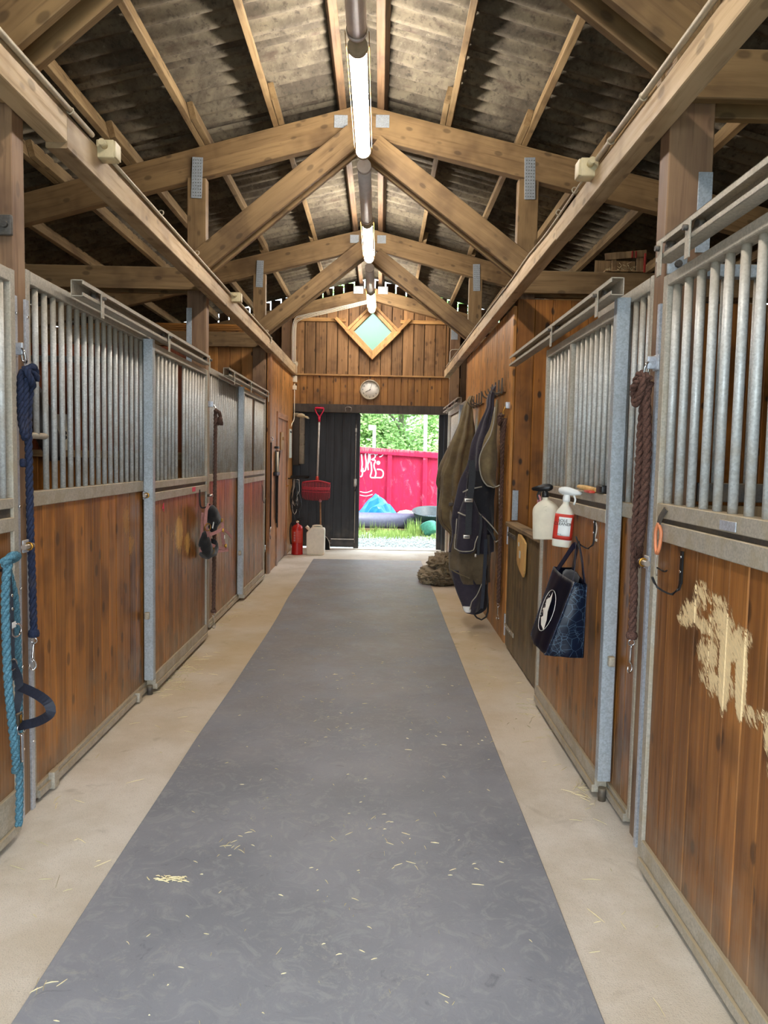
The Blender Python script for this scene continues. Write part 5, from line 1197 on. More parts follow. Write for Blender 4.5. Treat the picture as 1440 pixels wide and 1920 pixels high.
# ------------------------------------------------------------------ tote bag
tb = thing('tote_bag', 'navy tote bag with white printed oval hanging from a black hook on the right door', 'bag', (0.88, 3.5, 0.66))
y0, y1 = 3.35, 3.64
def quadsheet(name, P00, P10, P11, P01, mat, par, nu=12, nv=14, bulge=0.0, nrm=(0, 0, 0), wr=0.006, th=0.002, seed=0.0):
    bm = bmesh.new(); G = []; nrm = Vector(nrm)
    for j in range(nv + 1):
        row = []
        for i in range(nu + 1):
            u, v = i / nu, j / nv; p = (Vector(P00) * (1 - u) + Vector(P10) * u) * (1 - v) + (Vector(P01) * (1 - u) + Vector(P11) * u) * v
            e = math.sin(u * PI) * (0.3 + 0.7 * math.sin(min(1, 1.2 - v) * PI * 0.8)); p += nrm * (bulge * e + wr * e * mnoise.noise(Vector((p.x * 14 + seed, p.y * 14, p.z * 9))) * 2)
            row.append(bm.verts.new(p))
        G.append(row)
    for j in range(nv):
        for i in range(nu): bm.faces.new((G[j][i], G[j][i + 1], G[j + 1][i + 1], G[j + 1][i])).smooth = True
    bmesh.ops.solidify(bm, geom=list(bm.faces), thickness=th)
    return finish(name, bm, mat, par)
fb = dict(y0=y0, y1=y1)
quadsheet('front_panel', (0.775, y0, 0.665), (0.775, y1 + 0.05, 0.675), (0.872, y1 + 0.02, 1.03), (0.895, y0, 1.005), C_TOTE, tb, bulge=0.02, nrm=(-1, 0, 0), seed=1)
gs_ = quadsheet('printed_side_panel', (0.775, y0, 0.665), (0.944, y0, 0.655), (0.95, y0, 0.995), (0.895, y0, 1.005), C_TOTES, tb, bulge=0.015, nrm=(0, -1, 0), seed=2)
quadsheet('back_panel', (0.95, y0, 0.655), (0.95, y1 + 0.05, 0.675), (0.955, y1, 1.03), (0.952, y0, 0.995), C_TOTE, tb, bulge=0.0, nrm=(1, 0, 0), seed=3)
quadsheet('far_side_panel', (0.775, y1 + 0.05, 0.675), (0.95, y1 + 0.05, 0.675), (0.955, y1, 1.03), (0.872, y1 + 0.02, 1.03), C_TOTE, tb, bulge=-0.02, nrm=(0, 1, 0), seed=4)
quadsheet('bottom_panel', (0.775, y0, 0.665), (0.945, y0, 0.657), (0.945, y1 + 0.05, 0.675), (0.775, y1 + 0.05, 0.675), C_TOTE, tb, bulge=0.0, nrm=(0, 0, 1), nv=4, nu=4)
for p0, p1 in (((0.775, y0, 0.665), (0.895, y0 - 0.001, 1.005)), ((0.775, y1 + 0.05, 0.675), (0.872, y1 + 0.02, 1.03)), ((0.944, y0, 0.656), (0.95, y0, 0.995)), ((0.775, y0, 0.665), (0.775, y1 + 0.05, 0.675))): tube('seam_piping', [p0, ((p0[0] + p1[0]) / 2, (p0[1] + p1[1]) / 2, (p0[2] + p1[2]) / 2), p1], 0.0022, C_TOTES, tb, 0.05, 6)
ribbon('handle', [(0.893, 3.38, 0.995), (0.915, 3.43, 1.07), (0.935, 3.50, 1.14), (0.945, 3.53, 1.155), (0.935, 3.56, 1.14), (0.905, 3.60, 1.07), (0.880, 3.62, 1.02)], 0.028, 0.004, (1, 0, 0.3), C_TOTE, tb)
ribbon('handle', [(0.951, 3.39, 0.99), (0.953, 3.45, 1.08), (0.955, 3.51, 1.145), (0.957, 3.53, 1.16), (0.957, 3.56, 1.14), (0.957, 3.60, 1.07), (0.955, 3.62, 1.02)], 0.028, 0.004, (1, 0, 0.1), C_TOTE, tb)
blob('stuffed_liner', [(0.91, 3.42, 0.985), (0.915, 3.5, 1.0), (0.91, 3.58, 1.01)], 0.03, C_BLACKRUG, tb)
# printed oval on the front panel
def onfront(u, v): # u along y 0..1, v height 0..1
    a = Vector((0.775, y0, 0.665)).lerp(Vector((0.775, y1 + 0.05, 0.675)), u); b = Vector((0.895, y0, 1.005)).lerp(Vector((0.872, y1 + 0.02, 1.03)), u)
    e = math.sin(u * PI) * (0.3 + 0.7 * math.sin(min(1, 1.2 - v) * PI * 0.8)); return a.lerp(b, v) + Vector((-0.0245 * e - 0.004, 0, 0))
tube('printed_oval', [onfront(0.45 + 0.26 * math.cos(a), 0.50 + 0.28 * math.sin(a)) for a in [2 * PI * k / 24 for k in range(25)]], 0.0013, M_WHITE, tb, 0.03, 5)
bm = bmesh.new(); ol = [(0.30, 0.26), (0.45, 0.30), (0.55, 0.38), (0.47, 0.42), (0.60, 0.50), (0.50, 0.53), (0.58, 0.62), (0.46, 0.68), (0.44, 0.76), (0.38, 0.66), (0.36, 0.5), (0.30, 0.4)]
bm.faces.new([bm.verts.new(onfront(u, v) + Vector((-0.001, 0, 0))) for u, v in ol]); bmesh.ops.triangulate(bm, faces=bm.faces); finish('printed_figure', bm, M_WHITE, tb)
for k in range(9): 
    q = onfront(0.62 - 0.012 * k, 0.36 + 0.042 * k) + Vector((-0.001, 0, 0)); rbox('printed_dot', q, (0.002, 0.006, 0.004), M_WHITE, tb, 0.0008, None, 1, False)

# ------------------------------------------------------------------ spray bottles and brush
def bottle(label, x, y, z0, hgt, w_, d_, body, head, rot, quilt=False):
    t = thing('spray_bottle', label, 'spray bottle', (x, y, z0)); s = hgt / 0.27; R = Matrix.Translation((x, y, z0)) @ Matrix.Rotation(rot, 4, 'Z') @ Matrix.Rotation(math.radians(4), 4, 'Y')
    loft('bottle_body', [(0, 0, 0, w_ * 0.90, d_ * 0.9), (0.008, 0, 0, w_, d_), (0.10 * s, 0, 0, w_ * (1.0 if not quilt else 0.98), d_), (0.155 * s, 0, 0, w_ * 0.92, d_ * 0.95), (0.185 * s, 0, 0, w_ * 0.55, d_ * 0.7), (0.20 * s, 0, 0, 0.016, 0.016), (0.215 * s, 0, 0, 0.016, 0.016)], body, t, R, n=32, p=2.8, pleat=0, disp=0.0)
    n = loft('spray_collar', [(0.212 * s, 0, 0, 0.019, 0.019), (0.235 * s, 0, 0, 0.018, 0.018), (0.245 * s, 0, 0, 0.012, 0.012)], head, t, R, n=20, sub=2)
    bm = bmesh.new(); pts = [(-0.03, 0.243), (0.03, 0.243), (0.075, 0.25), (0.078, 0.262), (0.045, 0.272), (0.0, 0.282), (-0.035, 0.278), (-0.048, 0.262)]
    A = [bm.verts.new((a, -0.013, b * s)) for a, b in pts]; B = [bm.verts.new((a, 0.013, b * s)) for a, b in pts]; bm.faces.new(A); bm.faces.new(B[::-1])
    for i in range(len(pts)): bm.faces.new((A[i], B[i], B[(i + 1) % len(pts)], A[(i + 1) % len(pts)]))
    bmesh.ops.recalc_face_normals(bm, faces=bm.faces); bmesh.ops.bevel(bm, geom=list(bm.edges), offset=0.005, segments=2, affect='EDGES')
    me = bpy.data.meshes.new('spray_head'); bm.to_mesh(me); bm.free(); hh = finish('spray_head', me, head, t, R, smooth=True)
    bm = bmesh.new(); sweep(bm, catmull([(0.035, 0, 0.245 * s), (0.045, 0, 0.225 * s), (0.04, 0, 0.20 * s)], 0.008), 0.005, 8); me = bpy.data.meshes.new('trigger'); bm.to_mesh(me); bm.free(); finish('trigger', me, head, hh, R)
    return t, R
tq, Rq = bottle('cream quilted spray bottle with a black trigger, behind the other bottle', 0.915, 4.03, 1.13, 0.285, 0.074, 0.045, M_WHITEP, M_BLACKP, math.radians(180 - 35), True)
bm = bmesh.new()
for a in range(7):
    for sgn in (-1, 1):
        z_ = 0.03 + a * 0.02; sweep(bm, catmull([(-0.055, -0.030, z_ + (0.03 if sgn > 0 else 0)), (-0.02, -0.0425, z_ + (0.017 if sgn > 0 else 0.013)), (0.015, -0.0425, z_ + (0.0 if sgn > 0 else 0.03))], 0.02), 0.0012, 4)
me = bpy.data.meshes.new('quilt_ridges'); bm.to_mesh(me); bm.free(); Rface = Matrix.Translation((0.915, 4.03, 1.13)) @ Matrix.Rotation(math.radians(-38), 4, 'Z')
finish('quilt_ridges', me, M_WHITEP, tq, Rface)
t2, R2 = bottle('white spray bottle with a red and white label, hanging in front on the right door', 0.935, 3.78, 1.12, 0.29, 0.048, 0.036, M_BOTTLE, M_LABELW, math.radians(-28))
lab = loft('label_band', [(0.035, 0, 0, 0.0488, 0.0368), (0.10, 0, 0, 0.0488, 0.0368), (0.165, 0, 0, 0.0462, 0.0350)], M_LABELR, t2, R2, n=32, p=2.8, sub=3)
loft('label_white', [(0.055, 0.004, -0.001, 0.0432, 0.0370), (0.10, 0.004, -0.001, 0.0432, 0.0370), (0.150, 0.004, -0.001, 0.0420, 0.0358)], M_LABELW, t2, R2, n=32, p=2.8, sub=3)
for i, (s_, z_) in enumerate((('SOLE', 0.132), ('CLEANER', 0.115))):
    text('label_text', s_, 0.021, R2 @ basis((0.004, -0.0392, z_), (1, 0, 0), (0, 0, 1)), M_SIGNTXT, t2, 0.0004)
text('label_text', '500 ml', 0.008, R2 @ basis((-0.01, -0.0385, 0.062), (1, 0, 0), (0, 0, 1)), M_SIGNTXT, t2, 0.0003)
bs = thing('brush', 'small wooden-handled brush lying on the door rail beside the bottles', 'brush', (1.02, 3.6, 1.41))
tube('handle', [(1.00, 3.74, 1.425), (1.01, 3.66, 1.422), (1.02, 3.58, 1.418), (1.025, 3.50, 1.417)], 0.012, W_PALE, bs, 0.02, 10, rf=lambda u: 0.8 + 0.4 * math.sin(u * PI))
rbox('bristle_head', (1.03, 3.44, 1.425), (0.035, 0.09, 0.035), M_BLACKP, bs, 0.006); rbox('red_band', (1.005, 3.56, 1.408), (0.03, 0.09, 0.012), M_REDP, bs, 0.003)

# ================================================================== END OF THE AISLE
# wall clock
ck = thing('wall_clock', 'round white wall clock with a grey rim above the dark doorway', 'clock', (-0.185, 12.49, 2.665))
cx, cz, cy = -0.185, 2.665, 12.495
lathe('clock_rim', [(0.150, 0.0), (0.163, 0.008), (0.166, 0.03), (0.160, 0.05), (0.150, 0.055), (0.146, 0.045), (0.146, 0.02), (0.02, 0.018)], (cx, cy, cz), M_COND, ck, 40, (0, -1, 0))
lathe('clock_face', [(0.147, 0.0), (0.147, 0.024), (0.01, 0.0245)], (cx, cy, cz), M_CLOCKF, ck, 40, (0, -1, 0))
for h in range(1, 13):
    a = math.radians(90 - 30 * h); text('numeral', str(h), 0.036, basis((cx + 0.117 * math.cos(a), cy - 0.026, cz + 0.117 * math.sin(a)), (1, 0, 0), (0, 0, 1)), M_SIGNTXT, ck, 0.0004)
for a, L, w_ in ((math.radians(90 - 242), 0.085, 0.008), (math.radians(90 - 18), 0.118, 0.005)):
    d = Vector((math.cos(a), 0, math.sin(a))); c = Vector((cx, cy - 0.034, cz)); board('clock_hand', c - d * 0.015, c + d * L, w_, 0.002, M_SIGNTXT, ck, (d.z, 0, -d.x), 0.0003)
rod('hand_hub', (cx, cy - 0.03, cz), (cx, cy - 0.040, cz), 0.008, M_SIGNTXT, ck, 12)
rbox('hanging_hook', (cx, cy - 0.01, cz + 0.20), (0.02, 0.015, 0.03), G_OLD, ck, 0.003)
# pale cables on the gable
gc = thing('wall_cable', 'pale cables running up beside the gable boards and along the rafter to the last lamp', 'cable', (-1.44, 12.4, 2.9))
for k in range(4):
    o = k * 0.017; yy = 12.34 - 0.004 * k
    tube('cable', [(-1.40 - o, yy, 2.85), (-1.405 - o, yy, 3.2), (-1.405 - o, yy, 3.62), (-1.38 - o * 0.7, yy, 3.73 + o), (-1.30 - o * 0.3, yy, 3.775 + o), (-0.9, yy, 3.875 + o), (-0.5, yy, 3.975 + o), (-0.22, yy, 4.05 + o)], 0.0055, M_WHITEP, gc, 0.05, 6)
jm = thing('junction_box', 'cluster of pale junction boxes and switches at the far end of the left beam', 'junction box', (-1.42, 12.3, 2.8))
for (z, sx, sz) in ((2.94, 0.07, 0.07), (2.80, 0.085, 0.10), (2.66, 0.07, 0.07)):
    b = rbox('box_body', (-1.415, 12.31, z), (sx, 0.06, sz), M_WHITEP, jm, 0.006); rod('gland', (-1.415, 12.31, z + sz / 2), (-1.415, 12.31, z + sz / 2 + 0.03), 0.012, M_WHITEP, b, 8)
for k in range(5): tube('cable_loop', [(-1.45 + 0.015 * k, 12.29, 2.98), (-1.47 + 0.02 * k, 12.27, 3.04 + 0.01 * k), (-1.40 + 0.01 * k, 12.26, 3.05), (-1.38, 12.28, 2.98), (-1.39 - 0.01 * k, 12.28, 2.9)], 0.004, M_WHITEP, jm, 0.02, 6)
tube('drop_cable', [(-1.41, 12.29, 2.64), (-1.41, 12.29, 2.4), (-1.41, 12.28, 2.16), (-1.43, 12.2, 2.08), (-1.455, 12.1, 1.98)], 0.008, M_WHITEP, jm, 0.03, 6)
rc = thing('wall_cable', 'thin pale cable on the far right post beside the gable', 'cable', (1.13, 12.35, 3.0))
tube('cable', [(1.115, 12.345, 2.85), (1.115, 12.345, 3.3), (1.14, 12.345, 3.33), (1.27, 12.345, 3.34)], 0.006, M_WHITEP, rc, 0.05, 6)
rbox('metal_plate', (1.18, 12.355, 3.62), (0.11, 0.006, 0.25), G_POST, pR4, 0.001, None, 1, False)
# electric cabinet with gloves on top
cb = thing('electric_cabinet', 'grey-brown metal fuse cabinet on the wall left of the black door', 'cabinet', (-1.36, 12.15, 1.25))
M_CAB = plain('taupe_metal', '7d7160', 0.5, 0.1); M_CAB_SHADE = plain('shaded_taupe_metal', '362c22', 0.6, 0.1)  # second metal is a darker copy: shade on the cabinet's near side, painted in
rbox('cabinet_body', (-1.378, 12.36, 1.79), (0.108, 0.16, 0.78), M_CAB_SHADE, cb, 0.006)
for z, h in ((2.04, 0.28), (1.82, 0.15), (1.58, 0.32)): rbox('cabinet_door', (-1.285, 12.36, z), (0.075, 0.17, h), M_CAB, cb, 0.006)
rbox('cabinet_flap', (-1.285, 12.272, 1.82), (0.062, 0.008, 0.2), M_CAB, cb, 0.002)
gv = thing('work_gloves', 'pair of worn work gloves lying on top of the fuse cabinet', 'gloves', (-1.33, 12.3, 2.18))
M_GLV = cloth('worn_glove', '6e6250', '857760'); M_GLV2 = cloth('pale_glove', 'b8a888', 'cabb9a')
def glove(x, y, z, mat, rot):
    g = None; R = Matrix.Translation((x, y, z)) @ Matrix.Rotation(rot, 4, 'Z')
    def bl(nm, pts, r):
        bm = bmesh.new(); sweep(bm, catmull(pts, 0.01), r, 8, rf=lambda u: 0.75 + 0.35 * math.sin(u * PI)); me = bpy.data.meshes.new(nm); bm.to_mesh(me); bm.free(); return finish(nm, me, mat, gv, R)
    bl('palm', [(-0.06, 0, 0.02), (0, 0, 0.028), (0.06, 0, 0.02)], 0.036)
    for k in range(4): bl('finger', [(0.05, -0.03 + 0.02 * k, 0.02), (0.10, -0.034 + 0.023 * k, 0.008), (0.125, -0.036 + 0.024 * k, -0.02)], 0.011)
    bl('thumb', [(0.0, 0.035, 0.02), (0.03, 0.06, 0.01), (0.05, 0.07, -0.005)], 0.012)
glove(-1.37, 12.33, 2.19, M_GLV, 0.2); glove(-1.30, 12.30, 2.18, M_GLV2, -0.3)
# notice sheet
ns = thing('notice_sheet', 'white notice sheet in a plastic sleeve on the wall beside the tack room door', 'notice', (XT, 12.0, 1.55))
rbox('sheet', (XT + 0.006, 12.02, 1.745), (0.008, 0.30, 0.46), M_PAPER, ns, 0.002, None, 1, False)
for k in range(12): rbox('printed_line', (XT + 0.0115, 12.02, 1.88 - 0.03 * k), (0.001, 0.24, 0.003), M_COND, ns, 0.0003, None, 1, False)
rbox('printed_header', (XT + 0.0115, 12.02, 1.93), (0.001, 0.22, 0.03), M_SIGNTXT, ns, 0.0003, None, 1, False)
# black hanger arm and cables
ha = thing('wall_hanger', 'black iron hanger arms below the fuse cabinet', 'hanger', (-1.35, 12.0, 1.2))
tube('hanger_arm', [(XL, 11.8, 1.20), (-1.42, 11.72, 1.195), (-1.25, 11.70, 1.195)], 0.010, M_BLKIRON, ha, 0.02, 8); tube('hanger_arm', [(XL, 12.1, 1.21), (-1.2, 12.1, 1.20), (-1.12, 12.0, 1.225)], 0.012, M_BLKIRON, ha, 0.02, 8); tube('hanger_arm', [(XL, 12.2, 1.22), (-1.13, 12.15, 1.225)], 0.010, M_BLKIRON, ha, 0.02, 8)
cc = thing('cable_bundle', 'tangle of black cables and reins hanging over the fire extinguisher', 'cable', (-1.33, 12.0, 0.5))
for k in range(13):
    a = random.uniform(-0.04, 0.04); b = random.uniform(-0.06, 0.05); zl = random.uniform(0.42, 0.8)
    tube('cable', [(-1.33 + a, 12.0, 1.19), (-1.36 + b, 11.98 + a, 0.95), (-1.37 + b, 11.97, zl + 0.1), (-1.33 + b, 11.97, zl), (-1.29 + b, 11.98, zl + 0.12), (-1.30 + a, 12.0, 0.98), (-1.31 + a, 12.02, 1.18)], random.uniform(0.004, 0.008), M_CABLE if k % 4 else M_ALU, cc, 0.05, 6)
# fire extinguisher
fe = thing('fire_extinguisher', 'red fire extinguisher standing in the corner beside the white canister', 'fire extinguisher', (-1.275, 11.72, 0))
ex, ey = -1.275, 11.72
lathe('cylinder', [(0.08, 0.0), (0.092, 0.005), (0.092, 0.012), (0.088, 0.05), (0.088, 0.052), (0.088, 0.40), (0.080, 0.44), (0.055, 0.465), (0.022, 0.478), (0.022, 0.50)], (ex, ey, 0), M_RED, fe, 32)
lathe('label_print', [(0.0885, 0.19), (0.0890, 0.192), (0.0890, 0.385), (0.0885, 0.387)], (ex, ey, 0), M_REDP, fe, 32)
for k in range(9): tube('printed_line', [(ex + 0.0895 * math.cos(a), ey + 0.0895 * math.sin(a), 0.205 + 0.02 * k) for a in [math.radians(d) for d in (-85, -70, -55, -40)]], 0.0012, M_ROSE, fe, 0.02, 4)
for k in range(4): rbox('printed_picture', (ex + 0.0895 * math.cos(math.radians(-112)), ey + 0.0895 * math.sin(math.radians(-112)), 0.23 + 0.04 * k), (0.03, 0.002, 0.028), M_ROSE, fe, 0.0008, Matrix.Rotation(math.radians(-22), 3, 'Z'), 1, False)
v_ = lathe('valve', [(0.020, 0.50), (0.024, 0.505), (0.024, 0.53), (0.014, 0.54)], (ex, ey, 0), M_BRASS, fe, 16)
rbox('carry_handle', (ex + 0.045, ey, 0.545), (0.12, 0.02, 0.012), M_BLKIRON, fe, 0.004, Matrix.Rotation(-0.25, 3, 'Y')); rbox('squeeze_lever', (ex + 0.045, ey, 0.575), (0.12, 0.018, 0.010), M_BLKIRON, fe, 0.004, Matrix.Rotation(-0.4, 3, 'Y'))
ring('pressure_gauge', (ex, ey - 0.03, 0.52), 0.013, 0.006, (0, 1, 0), M_CHROME, fe, 14, 6)
tube('hose', [(ex - 0.02, ey, 0.52), (ex - 0.09, ey, 0.50), (ex - 0.115, ey, 0.40), (ex - 0.11, ey, 0.25), (ex - 0.10, ey + 0.02, 0.16)], 0.010, M_BLACKP, fe, 0.02)
# jerrycan
jc = thing('jerrycan', 'white plastic canister with a handle standing beside the fire extinguisher', 'canister', (-0.985, 11.76, 0))
poly_prism('canister_body', [(-1.125, 0.015), (-1.11, 0.0), (-0.86, 0.0), (-0.845, 0.015), (-0.843, 0.40), (-0.855, 0.425), (-0.90, 0.432), (-1.04, 0.432), (-1.065, 0.42), (-1.118, 0.365), (-1.127, 0.35)], 'xz', 11.66, 11.86, M_BOTTLE, jc, 0.014)
tube('handle', [(-1.04, 11.76, 0.425), (-1.03, 11.76, 0.455), (-0.96, 11.76, 0.462), (-0.90, 11.76, 0.455), (-0.89, 11.76, 0.425)], 0.013, M_BOTTLE, jc, 0.02, 10)
board('spout', (-1.085, 11.76, 0.385), (-1.12, 11.76, 0.425), 0.04, 0.04, M_BOTTLE, jc, (0, 1, 0), 0.01); rod('cap', (-1.10, 11.76, 0.405), (-1.14, 11.76, 0.445), 0.026, M_WHITEP, jc, 16)
tube('seam', [(-1.12, 11.655, 0.03), (-0.85, 11.655, 0.03)], 0.003, M_WHITEP, jc, 0.1, 5)
# pink fork hung on the black door
M_SHAFT = plain('painted_steel_tube', 'c9c3bd', 0.4, 0.1)
pf = thing('manure_fork', 'pink basket manure fork hanging by its handle on the black door', 'fork', (-1.03, 12.5, 0.9))
X0 = -1.01; Yf = 12.41
tube('d_handle', [(X0, Yf, 2.20), (X0 - 0.015, Yf, 2.215), (X0 - 0.06, Yf, 2.29), (X0 - 0.07, Yf, 2.345), (X0, Yf, 2.355), (X0 + 0.07, Yf, 2.345), (X0 + 0.06, Yf, 2.29), (X0 + 0.015, Yf, 2.215), (X0, Yf, 2.20)], 0.010, M_PINK, pf, 0.02, 8)
rod('grip_bar', (X0 - 0.068, Yf, 2.345), (X0 + 0.068, Yf, 2.345), 0.018, M_PINK, pf, 12); rod('ferrule', (X0, Yf, 2.205), (X0, Yf, 2.12), 0.021, M_PINK, pf, 12)
rod('shaft', (X0, Yf, 2.13), (X0 - 0.02, Yf, 1.16), 0.017, M_SHAFT, pf, 12); rod('ferrule', (X0 - 0.02, Yf, 1.22), (X0 - 0.022, Yf, 1.12), 0.024, M_REDP, pf, 12, 0.032)
rbox('hanging_nail', (X0, 12.43, 2.37), (0.05, 0.05, 0.012), M_BLKIRON, pf, 0.003)
xb0, xb1 = -1.275, -0.815; M_FORK = plain('red_pink_plastic', 'c33a4a', 0.4, var=0.06)
tube('head_rim', [(xb0, Yf - 0.02, 1.11), (-1.2, Yf - 0.03, 1.13), (X0, Yf - 0.03, 1.145), (-0.9, Yf - 0.03, 1.125), (xb1, Yf - 0.02, 1.10)], 0.013, M_FORK, pf, 0.03, 8)
for z_, r_2 in ((1.04, 0.008), (1.015, 0.010), (0.97, 0.005)): tube('cross_rib', [(xb0, Yf - 0.05, z_), (X0, Yf - 0.11, z_ - 0.01), (xb1, Yf - 0.05, z_ - 0.01)], r_2, M_FORK, pf, 0.05, 6)
for k in range(20):
    u = k / 19; x = xb0 + (xb1 - xb0) * u; bow = 4 * u * (1 - u); zb = 0.84 - 0.02 * bow + (0.02 if u in (0, 1) else 0)
    tube('tine', [(x, Yf - 0.02, 1.12 + 0.02 * bow), (x, Yf - 0.05 - 0.06 * bow, 1.03), (x * 0.99 - 0.0102, Yf - 0.06 - 0.06 * bow, 0.93), (x * 0.96 - 0.041, Yf - 0.03 - 0.05 * bow, zb)], 0.0055, M_FORK, pf, 0.06, 6)
# shovel behind the canister
sh = thing('shovel', 'small shovel with a dark curved blade leaning behind the white canister', 'shovel', (-0.9, 12.35, 0))
rod('shaft', (-0.975, 12.42, 0.80), (-0.955, 12.36, 0.20), 0.014, M_HANDLE, sh, 12); bm = bmesh.new(); bmesh.ops.create_uvsphere(bm, u_segments=16, v_segments=10, radius=0.026, matrix=Matrix.Translation((-0.978, 12.42, 0.81)))
for f in bm.faces: f.smooth = True
finish('knob', bm, M_ROSE, sh)
bm = bmesh.new(); G = []
for j in range(9):
    z = 0.24 - 0.24 * j / 8; hw = 0.02 + 0.085 * math.sin(min(1, j / 5) * PI / 2); row = []
    for i in range(9):
        u = i / 8 * 2 - 1; row.append(bm.verts.new((-0.905 + u * hw, 12.33 + 0.03 * u * u + 0.02 * j / 8, z)))
    G.append(row)
for j in range(8):
    for i in range(8): bm.faces.new((G[j][i], G[j][i + 1], G[j + 1][i + 1], G[j + 1][i])).smooth = True
bmesh.ops.solidify(bm, geom=list(bm.faces), thickness=0.006); finish('blade', bm, M_BLKIRON, sh)
tube('blade_rim', [(-0.905, 12.345, 0.235), (-0.86, 12.345, 0.215), (-0.815, 12.35, 0.14), (-0.805, 12.355, 0.06), (-0.805, 12.36, 0.01)], 0.006, M_ALU, sh, 0.02, 6)
# cords and whips on the left corner post
bgc = thing('bungee_cord', 'thin dark cord with metal hooks hanging on the corner board of the tack room wall', 'cord', (-1.45, 9.78, 0.6))
tube('cord', [(-1.415, 9.76, 1.72), (-1.415, 9.77, 1.2), (-1.415, 9.76, 0.62)], 0.010, M_BLKIRON, bgc, 0.05, 6)
ring('end_hook', (-1.415, 9.76, 1.76), 0.025, 0.005, (0, 1, 0), M_CHROME, bgc); tube('end_hook', [(-1.415, 9.76, 0.62), (-1.415, 9.74, 0.57), (-1.43, 9.77, 0.52), (-1.415, 9.80, 0.48), (-1.42, 9.83, 0.45)], 0.007, M_CHROME, bgc, 0.02, 6); rod('brass_snap', (-1.43, 9.70, 0.54), (-1.43, 9.70, 0.54), 0.02, M_BRASS, bgc, 10)
wp = thing('riding_whips', 'bunch of dark whips and straps with a pale handle beside the tack room door frame', 'whips', (-1.415, 10.3, 0.6))
rod('pale_handle', (-1.41, 10.25, 1.60), (-1.41, 10.27, 1.32), 0.028, M_WHITEP, wp, 12)
for k in range(5): tube('whip', [(-1.415 + 0.006 * k, 10.22 + 0.05 * k, 1.62 - 0.1 * (k % 2)), (-1.415, 10.24 + 0.045 * k, 1.2), (-1.415, 10.25 + 0.04 * k, 0.95 - 0.1 * k), (-1.415, 10.30 + 0.03 * k, 0.62 + 0.06 * k)], 0.009, M_BLKIRON, wp, 0.05, 6)
rbox('holder_clip', (-1.415, 10.30, 1.30), (0.05, 0.30, 0.05), M_BLKIRON, wp, 0.006); rbox('holder_clip', (-1.415, 10.30, 1.66), (0.05, 0.16, 0.03), M_BLKIRON, wp, 0.006)
# planks stored on the ties, left of the aisle
st = thing('plank_stack', 'stack of stored boards lying above the far left stalls', 'boards', (-2.6, 9.7, 3.09))
for k in range(4): box('plank', -4.2 + 0.2 * k, -1.56 - 0.02 * k, 9.62 + 0.02 * k, 9.80 + 0.02 * k, 3.093 + 0.03 * k, 3.118 + 0.03 * k, W_BAND, st, 0.003, 'x')
# printed card on the partition rail, left stall
sg = thing('name_card', 'tan card with dark printing standing on the rail inside the near left stall', 'card', (-2.7, 6.34, 1.56))
rbox('card', (-2.70, 6.345, 1.71), (0.13, 0.008, 0.30), M_WHITEP, sg, 0.001, Matrix.Rotation(0.0, 3, 'Y'), 1, False); text('card_print', '8', 0.12, basis((-2.665, 6.338, 1.68), (1, 0, 0), (0, 0, 1)), M_SIGNTXT, sg)
# wooden crate on the right tie
ct = thing('crate', 'old fruit crate with red stripes lying on the tie beam above the right stalls', 'crate', (1.95, 6.24, 3.09))
M_CRED = plain('faded_red_paint', '8e2219', 0.7)
Rc = Matrix.Rotation(math.radians(-6), 3, 'Y')
rbox('top_slat', (1.96, 6.17, 3.225), (0.34, 0.012, 0.055), W_CHEW, ct, 0.003, Rc); rbox('red_edge', (2.115, 6.165, 3.165), (0.014, 0.02, 0.15), M_CRED, ct, 0.002)
for x in (1.87, 2.08): rbox('leg_slat', (x, 6.18, 3.15), (0.035 if x < 2 else 0.055, 0.012, 0.12), W_CHEW, ct, 0.002)
for x in (2.01, 2.04): rbox('red_stripe', (x, 6.161, 3.228), (0.012, 0.008, 0.055), M_CRED, ct, 0.001)
rbox('back_slat', (1.96, 6.45, 3.20), (0.34, 0.012, 0.10), W_CHEW, ct, 0.002); rbox('bottom_board', (1.96, 6.31, 3.10), (0.32, 0.28, 0.01), W_CHEW, ct, 0.002)
bm = bmesh.new()
for k in range(60):
    p = Vector((random.uniform(1.86, 2.06), random.uniform(6.20, 6.35), 3.11 + random.random() * 0.06)); sweep(bm, [p, p + Vector((random.uniform(-0.04, 0.04), 0, random.uniform(-0.02, 0.03)))], 0.002, 3)
tag(finish('crate_filling', bm, M_STRAW, ct), kind='stuff')

# ================================================================== HORSE in the near left stall
hs = thing('horse', 'dark bay horse standing in the near left stall with its head close to the bars', 'horse', (-2.9, 4.0, 0.08))
def skin(name, verts, edges, mat, par, sub=2):
    me = bpy.data.meshes.new(name); me.from_pydata([v[:3] for v in verts], edges, []); ob = bpy.data.objects.new(name, me); COL.objects.link(ob)
    sk = ob.modifiers.new('s', 'SKIN'); ss = ob.modifiers.new('u', 'SUBSURF'); ss.levels = sub; sk.use_smooth_shade = True
    lay = me.skin_vertices[0].data
    for i, v in enumerate(verts): lay[i].radius = v[3] if isinstance(v[3], tuple) else (v[3], v[3]); lay[i].use_root = (i == 0)
    dg = bpy.context.evaluated_depsgraph_get(); me2 = bpy.data.meshes.new_from_object(ob.evaluated_get(dg)); bpy.data.objects.remove(ob); me2.name = name; me2.materials.clear()
    return finish(name, me2, mat, par, Matrix(), smooth=True)
hy = 4.02; zf = 0.08
